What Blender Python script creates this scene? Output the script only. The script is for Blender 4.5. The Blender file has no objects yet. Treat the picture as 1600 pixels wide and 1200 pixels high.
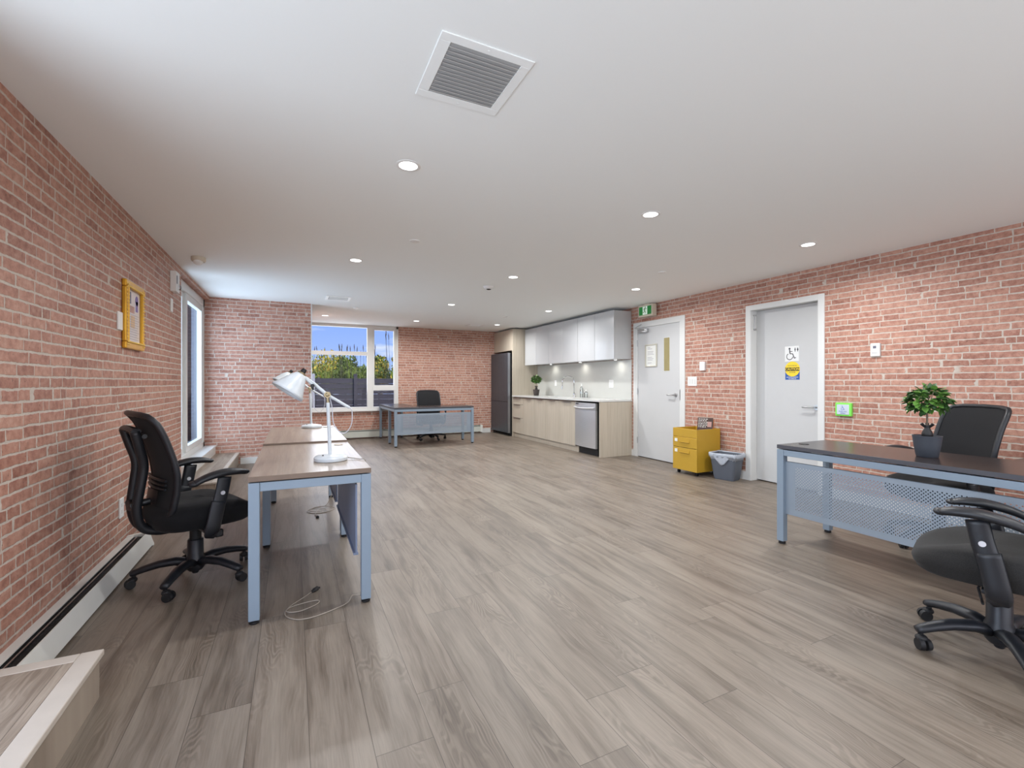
import bpy, bmesh, math, random
from mathutils import Vector, Matrix, Euler
random.seed(7)
S = bpy.context.scene
COL = S.collection
PI = math.pi
R_ = math.radians

# ---------------------------------------------------------------- camera
cam_d = bpy.data.cameras.new('camera'); cam = bpy.data.objects.new('camera', cam_d); COL.objects.link(cam)
cam.location = (0, 0, 1.2)
cam.rotation_euler = (R_(90), 0, -math.atan(342/711.1))
cam_d.sensor_width = 36; cam_d.lens = 16.0; cam_d.shift_y = -2/1600
cam_d.clip_start = 0.03; cam_d.clip_end = 200
S.camera = cam
S.view_settings.view_transform = 'Standard'; S.view_settings.look = 'None'
S.view_settings.gamma = 1; S.view_settings.exposure = -0.85; S.view_settings.use_curve_mapping = False
S.cycles.max_bounces = 10; S.cycles.diffuse_bounces = 6; S.cycles.transparent_max_bounces = 12
S.cycles.sample_clamp_indirect = 6.0; S.cycles.use_denoising = True

# ---------------------------------------------------------------- world sky
def build_world():
    w = bpy.data.worlds.new('sky'); S.world = w; w.use_nodes = True
    nt = w.node_tree; nt.nodes.clear(); N = nt.nodes.new; L = nt.links.new
    out = N('ShaderNodeOutputWorld'); bg = N('ShaderNodeBackground'); bg.inputs[1].default_value = 2.0
    tc = N('ShaderNodeTexCoord'); sep = N('ShaderNodeSeparateXYZ'); L(tc.outputs['Generated'], sep.inputs[0])
    ramp = N('ShaderNodeValToRGB'); L(sep.outputs[2], ramp.inputs[0])
    e = ramp.color_ramp.elements
    e[0].position = 0.0; e[0].color = (0.40, 0.55, 0.90, 1); e[1].position = 0.5; e[1].color = (0.11, 0.25, 0.85, 1)
    m = e.new(0.16); m.color = (0.22, 0.39, 0.95, 1)
    mp = N('ShaderNodeMapping'); mp.inputs['Scale'].default_value = (3, 3, 11); L(tc.outputs['Generated'], mp.inputs[0])
    no = N('ShaderNodeTexNoise'); no.inputs['Scale'].default_value = 2.3; no.inputs['Detail'].default_value = 6
    L(mp.outputs[0], no.inputs[0])
    cr = N('ShaderNodeValToRGB'); cr.color_ramp.elements[0].position = .56; cr.color_ramp.elements[1].position = .72
    L(no.outputs[0], cr.inputs[0])
    mx = N('ShaderNodeMix'); mx.data_type = 'RGBA'; L(cr.outputs[0], mx.inputs[0])
    L(ramp.outputs[0], mx.inputs[6]); mx.inputs[7].default_value = (.85, .9, 1, 1)
    L(mx.outputs[2], bg.inputs[0]); L(bg.outputs[0], out.inputs[0])
build_world()

LG = 1.0   # overall lamp level
def area(name, loc, rot, sx, sy, power, color=(1, 1, 1), shape='RECTANGLE', spread=180):
    d = bpy.data.lights.new(name, 'AREA'); d.shape = shape; d.size = sx
    if shape in ('RECTANGLE', 'ELLIPSE'): d.size_y = sy
    d.energy = power*LG; d.color = color; d.spread = R_(spread)
    o = bpy.data.objects.new(name, d); o.location = loc; o.rotation_euler = rot; COL.objects.link(o); return o
# daylight through the windows (added area lamps stand in for skylight outside each opening)
area('fill_rear', (2.0, -2.9, 1.2), (R_(101), 0, 0), 5.6, 2.2, 225, (.99, .985, .965))  # added fill lamp behind the camera, tilted up to lighten the ceiling
area('daylight_left_window', (-1.75, 6.9, 1.5), (R_(90), 0, R_(-90)), 1.9, 2.2, 185, (.60, .78, 1))
area('daylight_left_glazing', (-1.9, 0.7, 1.35), (R_(90), 0, R_(-90)), 2.4, 2.2, 190, (.78, .88, 1))
area('daylight_back_window', (1.1, 10.75, 1.75), (R_(90), 0, R_(180)), 1.8, 1.5, 45, (.9, .94, 1))
sun_d = bpy.data.lights.new('sun', 'SUN'); sun_d.energy = 6.0; sun_d.angle = R_(1); sun_d.color = (1, .93, .8)
sun = bpy.data.objects.new('sun', sun_d); sun.rotation_euler = (R_(48), R_(0), R_(18)); COL.objects.link(sun)

# ---------------------------------------------------------------- materials
def srgb(r, g, b):
    def f(c):
        c /= 255
        return c/12.92 if c <= .04045 else ((c+.055)/1.055)**2.4
    return (f(r), f(g), f(b), 1)

class NT:
    def __init__(s, name):
        s.m = bpy.data.materials.new(name); s.m.use_nodes = True; s.t = s.m.node_tree
        s.b = s.t.nodes['Principled BSDF']; s.out = s.t.nodes['Material Output']
    def n(s, t, **k):
        x = s.t.nodes.new(t)
        for a, b in k.items(): setattr(x, a, b)
        return x
    def l(s, a, b): s.t.links.new(a, b)
    def math(s, op, a, b=None, c=None):
        x = s.n('ShaderNodeMath', operation=op)
        for i, v in enumerate((a, b, c)):
            if v is None: continue
            if isinstance(v, (int, float)): x.inputs[i].default_value = v
            else: s.l(v, x.inputs[i])
        return x.outputs[0]
    def comb(s, a, b, c=0.0):
        x = s.n('ShaderNodeCombineXYZ')
        for i, v in enumerate((a, b, c)):
            if isinstance(v, (int, float)): x.inputs[i].default_value = v
            else: s.l(v, x.inputs[i])
        return x.outputs[0]
    def coords(s):
        tc = s.n('ShaderNodeTexCoord'); sp = s.n('ShaderNodeSeparateXYZ'); s.l(tc.outputs['Object'], sp.inputs[0])
        return tc.outputs['Object'], sp.outputs
    def noise(s, vec, scale, detail=3, rough=.5, dim='3D'):
        x = s.n('ShaderNodeTexNoise'); x.noise_dimensions = dim
        s.l(vec, x.inputs['Vector']); x.inputs['Scale'].default_value = scale
        x.inputs['Detail'].default_value = detail; x.inputs['Roughness'].default_value = rough
        return x.outputs[0]
    def ramp(s, fac, stops, interp='LINEAR'):
        x = s.n('ShaderNodeValToRGB'); s.l(fac, x.inputs[0]); cr = x.color_ramp; cr.interpolation = interp
        cr.elements[0].position, cr.elements[0].color = stops[0]
        cr.elements[1].position, cr.elements[1].color = stops[-1]
        for p, c in stops[1:-1]:
            e = cr.elements.new(p); e.color = c
        return x.outputs[0]
    def mix(s, f, a, b, blend='MIX'):
        x = s.n('ShaderNodeMix', data_type='RGBA', blend_type=blend)
        for i, v in ((0, f), (6, a), (7, b)):
            if isinstance(v, (int, float)): x.inputs[i].default_value = v
            elif isinstance(v, tuple): x.inputs[i].default_value = v
            else: s.l(v, x.inputs[i])
        return x.outputs[2]
    def bump(s, h, strength=.3, dist=.002):
        x = s.n('ShaderNodeBump'); x.inputs['Strength'].default_value = strength; x.inputs['Distance'].default_value = dist
        s.l(h, x.inputs['Height']); s.l(x.outputs[0], s.b.inputs['Normal'])

def plain(name, c, rough=.5, metal=0, bump=0, bscale=200, var=0.0, emit=0, spec=.5, coat=0):
    k = NT(name); k.b.inputs['Roughness'].default_value = rough; k.b.inputs['Metallic'].default_value = metal
    k.b.inputs['Specular IOR Level'].default_value = spec; k.b.inputs['Coat Weight'].default_value = coat
    vec, sp = k.coords()
    nz = k.noise(vec, 9 if not bscale else bscale*.05, 3)
    d = tuple(x*(1-var) for x in c[:3])+(1,); l = tuple(min(1, x*(1+var)) for x in c[:3])+(1,)
    k.l(k.ramp(nz, [(.3, d), (.7, l)]), k.b.inputs['Base Color'])
    if bump: k.bump(k.noise(vec, bscale, 2), bump, .001)
    if emit:
        k.b.inputs['Emission Color'].default_value = c; k.b.inputs['Emission Strength'].default_value = emit
    return k.m

def brick_mat(name, tint):
    k = NT(name); vec, sp = k.coords()
    H = .0558; W = .205
    wob = k.noise(vec, 9, 2); wob2 = k.noise(vec, 38, 3)
    zz = k.math('ADD', sp[2], k.math('MULTIPLY', k.math('SUBTRACT', wob, .5), .011))
    v = k.math('DIVIDE', zz, H); row = k.math('FLOOR', v); fv = k.math('FRACT', v)
    wn = k.n('ShaderNodeTexWhiteNoise', noise_dimensions='1D'); k.l(row, wn.inputs['W'])
    u0 = k.math('ADD', k.math('DIVIDE', k.math('ADD', sp[0], sp[1]), W), k.math('MULTIPLY', wn.outputs[0], 7.3))
    nw = k.noise(k.comb(u0, k.math('MULTIPLY', row, 3.7)), .8, 1, dim='2D')
    u = k.math('ADD', u0, k.math('MULTIPLY', nw, 1.25))
    u = k.math('ADD', u, k.math('MULTIPLY', wob2, .05))
    cell = k.math('FLOOR', u); fu = k.math('FRACT', u)
    # some bricks are split in two
    wn3 = k.n('ShaderNodeTexWhiteNoise', noise_dimensions='2D'); k.l(k.comb(cell, k.math('ADD', row, 91.3)), wn3.inputs['Vector'])
    half = k.math('LESS_THAN', wn3.outputs[0], .17)
    fu2 = k.math('FRACT', k.math('MULTIPLY', fu, 2)); sub = k.math('MULTIPLY', half, k.math('FLOOR', k.math('MULTIPLY', fu, 2)))
    eu = k.math('MULTIPLY', k.math('MINIMUM', fu, k.math('SUBTRACT', 1, fu)), W)
    eh = k.math('MULTIPLY', k.math('MINIMUM', fu2, k.math('SUBTRACT', 1, fu2)), W*.5)
    eh = k.math('ADD', eh, k.math('MULTIPLY', k.math('SUBTRACT', 1, half), 1))
    du = k.math('MINIMUM', eu, eh)
    dv = k.math('MULTIPLY', k.math('MINIMUM', fv, k.math('SUBTRACT', 1, fv)), H)
    d = k.math('MINIMUM', k.math('MULTIPLY', du, 1.25), dv)
    d = k.math('ADD', d, k.math('MULTIPLY', k.math('SUBTRACT', wob2, .5), .0105))
    mr = k.n('ShaderNodeMapRange'); k.l(d, mr.inputs[0]); mr.inputs[1].default_value = .0040; mr.inputs[2].default_value = .0066
    face = mr.outputs[0]
    wn2 = k.n('ShaderNodeTexWhiteNoise', noise_dimensions='3D'); k.l(k.comb(cell, row, sub), wn2.inputs['Vector'])
    t = tint
    def c(r, g, b): 
        x = srgb(r, g, b); return (x[0]*t[0], x[1]*t[1], x[2]*t[2], 1)
    base = k.ramp(wn2.outputs[0], [(0, c(148, 86, 72)), (.12, c(165, 99, 84)), (.35, c(186, 118, 101)), (.6, c(196, 128, 110)), (.85, c(203, 138, 120)), (1, c(176, 106, 92))])
    n2 = k.noise(vec, 26, 5, .65)
    base = k.mix(.5, base, k.ramp(n2, [(.28, c(120, 66, 56)), (.5, c(190, 124, 108)), (.75, c(226, 170, 152))]))
    n3 = k.noise(vec, 60, 4, .7)
    base = k.mix(k.ramp(n3, [(.61, (0, 0, 0, 1)), (.70, (.65, .65, .65, 1))]), base, c(84, 56, 48))
    mort = k.mix(k.noise(vec, 40, 4), srgb(176, 164, 152), srgb(212, 200, 188))
    k.l(k.mix(face, mort, base), k.b.inputs['Base Color'])
    k.b.inputs['Roughness'].default_value = .55; k.b.inputs['Specular IOR Level'].default_value = .35
    h = k.math('ADD', k.math('MULTIPLY', face, .8), k.math('MULTIPLY', n2, .35))
    k.bump(h, .55, .004)
    return k.m

def floor_mat(name, W=.19, L=1.22, off=.049, tint=1.0, knots=True):
    k = NT(name); vec, sp = k.coords()
    u = k.math('DIVIDE', k.math('SUBTRACT', sp[0], off), W); col = k.math('FLOOR', u); fu = k.math('FRACT', u)
    wn = k.n('ShaderNodeTexWhiteNoise', noise_dimensions='1D'); k.l(col, wn.inputs['W'])
    v = k.math('ADD', k.math('DIVIDE', sp[1], L), k.math('MULTIPLY', wn.outputs[0], 5.17)); row = k.math('FLOOR', v); fv = k.math('FRACT', v)
    wn2 = k.n('ShaderNodeTexWhiteNoise', noise_dimensions='2D'); k.l(k.comb(col, row), wn2.inputs['Vector'])
    idn = k.math('MULTIPLY', wn2.outputs[0], 37.0)
    warp = k.noise(k.comb(k.math('MULTIPLY', sp[0], 5), k.math('MULTIPLY', sp[1], 1.3), idn), 1.0, 3)
    gx = k.math('ADD', k.math('MULTIPLY', sp[0], 22), k.math('MULTIPLY', warp, 3.2))
    grain = k.noise(k.comb(gx, k.math('MULTIPLY', sp[1], 1.1), idn), 1.0, 6, .62)
    fine = k.noise(k.comb(k.math('MULTIPLY', sp[0], 190), k.math('MULTIPLY', sp[1], 6), idn), 1.0, 3, .6)
    big = k.noise(k.comb(k.math('MULTIPLY', sp[0], 4.5), k.math('MULTIPLY', sp[1], 1.6), idn), 1.0, 3, .55)
    def c(r, g, b):
        x = srgb(r, g, b); return (x[0]*tint, x[1]*tint*.965, x[2]*tint*.90, 1)
    base = k.ramp(grain, [(.30, c(88, 76, 66)), (.42, c(142, 129, 117)), (.52, c(180, 168, 156)), (.74, c(204, 193, 180))])
    base = k.mix(.38, base, k.ramp(big, [(.33, c(108, 93, 80)), (.47, c(158, 145, 132)), (.56, c(178, 166, 153)), (.72, c(194, 183, 170))]))
    base = k.mix(.22, base, k.ramp(fine, [(.3, c(118, 104, 92)), (.7, c(196, 184, 172))]))
    # cathedral rings
    wv = k.n('ShaderNodeTexWave', wave_type='BANDS', bands_direction='X'); k.l(k.comb(k.math('ADD', k.math('MULTIPLY', warp, 2.2), k.math('MULTIPLY', sp[0], 2.5)), idn), wv.inputs[0])
    wv.inputs['Scale'].default_value = 4.5; wv.inputs['Distortion'].default_value = 1.0
    msk = k.ramp(k.noise(k.comb(k.math('MULTIPLY', sp[0], 6), k.math('MULTIPLY', sp[1], 1.7), k.math('ADD', idn, 9)), 1.0, 2), [(.52, (0, 0, 0, 1)), (.70, (.34, .34, .34, 1))])
    base = k.mix(msk, base, k.ramp(wv.outputs[1], [(.35, c(100, 86, 74)), (.8, c(186, 173, 160))]))
    tone = k.ramp(wn2.outputs[0], [(0, (.9, .9, .9, 1)), (.5, (.98, .98, .98, 1)), (1, (1.06, 1.055, 1.05, 1))])
    base = k.mix(1.0, base, tone, 'MULTIPLY')
    e1 = k.math('MULTIPLY', k.math('MINIMUM', fu, k.math('SUBTRACT', 1, fu)), W)
    e2 = k.math('MULTIPLY', k.math('MINIMUM', fv, k.math('SUBTRACT', 1, fv)), L)
    seam = k.math('LESS_THAN', k.math('MINIMUM', e1, e2), .0011)
    base = k.mix(k.math('MULTIPLY', seam, .75), base, c(82, 72, 64))
    k.l(base, k.b.inputs['Base Color'])
    rr = k.n('ShaderNodeMapRange'); k.l(grain, rr.inputs[0]); rr.inputs[3].default_value = .36; rr.inputs[4].default_value = .5
    k.l(rr.outputs[0], k.b.inputs['Roughness']); k.b.inputs['Specular IOR Level'].default_value = .5
    k.bump(k.math('SUBTRACT', k.math('MULTIPLY', fine, .25), seam), .25, .001)
    return k.m

def wood_mat(name, c0, c1, c2, axis=2, rough=.45, dense=30, coat=0, amount=.5):
    k = NT(name); vec, sp = k.coords()
    a = [k.math('MULTIPLY', sp[i], 1.0 if i == axis else dense) for i in range(3)]
    wv = k.noise(k.comb(*[k.math('MULTIPLY', sp[i], .8 if i == axis else 3.0) for i in range(3)]), 1.0, 2)
    a = [k.math('ADD', x, k.math('MULTIPLY', wv, 3.0)) if i != axis else x for i, x in enumerate(a)]
    g = k.noise(k.comb(*a), 1.0, 5, .6)
    f = k.noise(k.comb(*[k.math('MULTIPLY', sp[i], 4 if i == axis else dense*7) for i in range(3)]), 1.0, 2)
    base = k.ramp(g, [(.3, c0), (.5, c1), (.72, c2)])
    base = k.mix(.25, base, k.ramp(f, [(.3, c0), (.7, c2)]))
    base = k.mix(1-amount, base, c1)
    k.l(base, k.b.inputs['Base Color']); k.b.inputs['Roughness'].default_value = rough; k.b.inputs['Coat Weight'].default_value = coat
    k.b.inputs['Coat Roughness'].default_value = .25
    k.bump(f, .12, .0006)
    return k.m

def fabric_mat(name, c, scale=900):
    k = NT(name); vec, sp = k.coords()
    v = k.n('ShaderNodeTexVoronoi'); k.l(vec, v.inputs['Vector']); v.inputs['Scale'].default_value = scale*.35
    k.l(k.ramp(v.outputs[0], [(.1, tuple(x*1.5 for x in c[:3])+(1,)), (.6, c)]), k.b.inputs['Base Color'])
    k.b.inputs['Roughness'].default_value = .85; k.b.inputs['Sheen Weight'].default_value = .05; k.b.inputs['Specular IOR Level'].default_value = .25
    k.bump(v.outputs[0], .3, .001); return k.m

def perf_mat(name, c, x0, x1, z0, z1, pitch=.021, r=.0041):
    k = NT(name); vec, sp = k.coords()
    s2 = pitch
    def cellfn(ox, oz):
        fx = k.math('SUBTRACT', k.math('FRACT', k.math('ADD', k.math('DIVIDE', sp[0], s2), ox)), .5)
        fz = k.math('SUBTRACT', k.math('FRACT', k.math('ADD', k.math('DIVIDE', sp[2], s2), oz)), .5)
        return k.math('SQRT', k.math('ADD', k.math('MULTIPLY', fx, fx), k.math('MULTIPLY', fz, fz)))
    d = k.math('MINIMUM', cellfn(0, 0), cellfn(.5, .5))
    hole = k.math('LESS_THAN', d, r/s2)
    for a, lo, hi in ((sp[0], x0, x1), (sp[2], z0, z1)):
        hole = k.math('MULTIPLY', hole, k.math('GREATER_THAN', a, lo)); hole = k.math('MULTIPLY', hole, k.math('LESS_THAN', a, hi))
    k.l(k.math('SUBTRACT', 1, hole), k.b.inputs['Alpha'])
    k.l(k.ramp(k.noise(vec, 5), [(.3, tuple(x*.97 for x in c[:3])+(1,)), (.7, c)]), k.b.inputs['Base Color'])
    k.b.inputs['Roughness'].default_value = .42; k.b.inputs['Metallic'].default_value = .25
    return k.m

def glass_mat(name, tint=(1, 1, 1, 1), refl=1.0):
    k = NT(name); t = k.t
    tr = k.n('ShaderNodeBsdfTransparent'); tr.inputs[0].default_value = tint
    gl = k.n('ShaderNodeBsdfGlossy'); gl.inputs['Roughness'].default_value = .02
    fr = k.n('ShaderNodeFresnel'); fr.inputs[0].default_value = 1.45
    mx = k.n('ShaderNodeMixShader'); k.l(k.math('MULTIPLY', fr.outputs[0], refl), mx.inputs[0]); k.l(tr.outputs[0], mx.inputs[1]); k.l(gl.outputs[0], mx.inputs[2])
    k.l(mx.outputs[0], k.out.inputs[0]); return k.m

def steel_mat(name, c, rough=.28, axis=2):
    k = NT(name); vec, sp = k.coords()
    f = k.noise(k.comb(*[k.math('MULTIPLY', sp[i], 3 if i == axis else 400) for i in range(3)]), 1.0, 2)
    k.l(k.ramp(f, [(.3, tuple(x*.94 for x in c[:3])+(1,)), (.7, c)]), k.b.inputs['Base Color'])
    k.b.inputs['Metallic'].default_value = .8; k.b.inputs['Roughness'].default_value = rough; k.bump(f, .06, .0005)
    return k.m

M = {}
M['brick'] = brick_mat('brick_wallpaper', (.86, 1.12, 1.11))
M['floor'] = floor_mat('laminate_floor', tint=.455)
M['step'] = floor_mat('laminate_step', W=.19, L=3, off=-.62, tint=.72)
M['ceiling'] = plain('ceiling_paint', srgb(244, 247, 246), .9, bump=.05, bscale=300)
M['white'] = plain('white_paint', srgb(232, 232, 232), .4, var=.01)
M['trim'] = plain('white_trim', srgb(214, 214, 211), .35, var=.01)
M['heater'] = plain('heater_enamel', srgb(222, 222, 216), .4, var=.02)
M['heater2'] = plain('heater_enamel_grey', srgb(196, 200, 190), .4, var=.02)
M['dark'] = plain('dark_gap', srgb(22, 22, 22), .7)
M['fin'] = plain('heater_fins', srgb(92, 92, 92), .35, .8, bump=.8, bscale=120, var=.4)
M['doorw'] = plain('door_paint', srgb(196, 196, 195), .38, var=.008)
M['gloss_white'] = plain('gloss_lacquer', srgb(188, 189, 190), .24, var=.005, coat=.5)
M['oak'] = wood_mat('kitchen_laminate', srgb(166, 155, 138), srgb(184, 173, 156), srgb(198, 188, 172), 2, .5, 45, amount=.75)
M['quartz'] = plain('quartz_top', srgb(208, 208, 204), .15, var=.02)
M['splash'] = plain('backsplash', srgb(196, 196, 190), .22, var=.01)
M['steel'] = steel_mat('brushed_steel', srgb(222, 224, 226), .34, 0)
M['black_steel'] = plain('black_steel', srgb(70, 75, 82), .3, .35, var=.05)
M['fridge_side'] = plain('fridge_edge', srgb(150, 152, 156), .3, .8, var=.03)
M['chrome'] = plain('chrome', srgb(215, 215, 215), .12, 1)
M['nickel'] = plain('satin_nickel', srgb(190, 190, 190), .3, 1)
M['frame'] = plain('blue_grey_powdercoat', srgb(134, 149, 163), .42, .1, var=.01)
M['panel'] = plain('blue_grey_sheet', srgb(128, 138, 160), .45, .2, var=.02)
M['taupe'] = wood_mat('taupe_desk', srgb(112, 95, 80), srgb(142, 125, 108), srgb(164, 147, 129), 1, .34, 26, coat=.45, amount=.8)
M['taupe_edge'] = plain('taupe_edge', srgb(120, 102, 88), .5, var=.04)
M['espresso'] = wood_mat('espresso_desk', srgb(30, 26, 26), srgb(45, 38, 37), srgb(62, 53, 50), 0, .24, 30, coat=0)
M['espresso_edge'] = plain('espresso_edge', srgb(74, 74, 80), .5, var=.04)
M['blackp'] = plain('black_plastic', srgb(26, 28, 33), .42, bump=.1, bscale=600)
M['blackm'] = plain('matte_black', srgb(20, 20, 22), .6)
M['meshb'] = fabric_mat('black_mesh_fabric', srgb(26, 26, 28))
M['seatb'] = fabric_mat('black_seat_fabric', srgb(18, 18, 20), 700)
M['seatg'] = fabric_mat('charcoal_seat_fabric', srgb(38, 37, 36), 700)
M['grey_button'] = plain('light_grey_button', srgb(200, 200, 204), .4)
M['lampw'] = plain('lamp_enamel', srgb(198, 204, 208), .3)
M['brass'] = plain('brass', srgb(160, 146, 118), .35, .9)
M['cord'] = plain('grey_cord', srgb(150, 140, 128), .6)
M['cordw'] = plain('pale_cord', srgb(190, 190, 198), .6)
M['gold'] = plain('gold_leaf', srgb(214, 162, 52), .32, .55, bump=.4, bscale=80, var=.15)
M['goldd'] = plain('gold_bead', srgb(236, 200, 110), .3, .6)
M['paper'] = plain('paper', srgb(214, 206, 206), .35, var=.03)
M['paperw'] = plain('white_paper', srgb(224, 224, 218), .5, var=.02)
M['ink'] = plain('ink', srgb(70, 70, 72), .6)
M['inkl'] = plain('pale_ink', srgb(168, 162, 166), .6)
M['purple'] = plain('purple_print', srgb(128, 112, 170), .5)
M['slate'] = plain('slate_print', srgb(110, 108, 122), .5, var=.2)
M['rose'] = plain('rose_print', srgb(182, 140, 130), .5, var=.15)
M['ochre'] = plain('ochre_print', srgb(214, 180, 140), .5, var=.1)
M['silverf'] = plain('silver_frame', srgb(196, 192, 176), .3, .5)
M['yellow'] = plain('mustard_enamel', srgb(184, 146, 44), .42, var=.02)
M['whitep'] = plain('white_plastic', srgb(232, 232, 230), .4)
M['cream'] = plain('cream_plastic', srgb(206, 196, 178), .5)
M['greenlit'] = plain('exit_green', srgb(20, 120, 50), .5, emit=.35)
M['whitelit'] = plain('exit_white', srgb(225, 245, 228), .5, emit=.4)
M['greenring'] = plain('glowing_green_plastic', srgb(120, 215, 80), .4, emit=.2)  # plastic with a faint glow of its own
M['greend'] = plain('dark_green_plastic', srgb(60, 110, 40), .5)
M['sticky'] = plain('sticker_yellow', srgb(240, 208, 40), .4)
M['stickb'] = plain('sticker_blue', srgb(35, 85, 165), .4)
M['black'] = plain('black', srgb(24, 24, 26), .5)
M['bulb'] = plain('lamp_diffuser', (1, 1, 1, 1), .5, emit=9)
M['rugged'] = plain('bin_plastic', srgb(92, 98, 108), .5, var=.03)
M['pot'] = plain('pot_grey', srgb(62, 66, 74), .55, var=.03)
M['potk'] = plain('pot_brown', srgb(66, 58, 54), .6, var=.08)
M['bark'] = plain('bark', srgb(112, 98, 84), .8, bump=.5, bscale=90, var=.2)
M['leaf'] = plain('leaf_green', srgb(92, 136, 58), .45, var=.35, bscale=260)
M['leafd'] = plain('leaf_dark', srgb(52, 86, 42), .45, var=.3, bscale=260)
M['soil'] = plain('soil', srgb(30, 26, 24), .9, bump=1, bscale=150)
M['fence'] = wood_mat('dark_fence', srgb(52, 50, 60), srgb(68, 66, 76), srgb(84, 82, 92), 0, .8, 20)
M['post'] = plain('pale_post', srgb(170, 172, 186), .6)
M['hedge_y'] = plain('foliage_yellow', srgb(226, 200, 84), .7, var=.35, bscale=40)
M['hedge_g'] = plain('foliage_green', srgb(140, 160, 66), .7, var=.35, bscale=40)
M['hedge_d'] = plain('foliage_dark', srgb(96, 112, 58), .7, var=.35, bscale=40)
M['reed'] = plain('reed', srgb(96, 92, 72), .8, var=.2)
M['deck'] = plain('paving', srgb(150, 148, 144), .8, var=.08)
M['wired'] = plain('wired_glass', srgb(150, 138, 92), .35, var=.06)
M['vback'] = plain('vent_interior', srgb(172, 172, 172), .8)
M['outer'] = plain('dark_pane_tone', srgb(84, 86, 96), .6)  # dark tone that carries the pane's darkness over the brick reveal
M['glass'] = glass_mat('window_glass', refl=.10)
M['clear'] = glass_mat('clear_plastic', (.93, .95, .96, 1), 1.6)
def bag_mat():
    k = NT('bin_bag'); k.b.inputs['Base Color'].default_value = srgb(205, 212, 222); k.b.inputs['Roughness'].default_value = .35
    k.b.inputs['Transmission Weight'].default_value = .25; k.b.inputs['Alpha'].default_value = .88
    vec, sp = k.coords(); k.bump(k.noise(vec, 28, 4), .7, .006); return k.m
M['bag'] = bag_mat()

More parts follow.
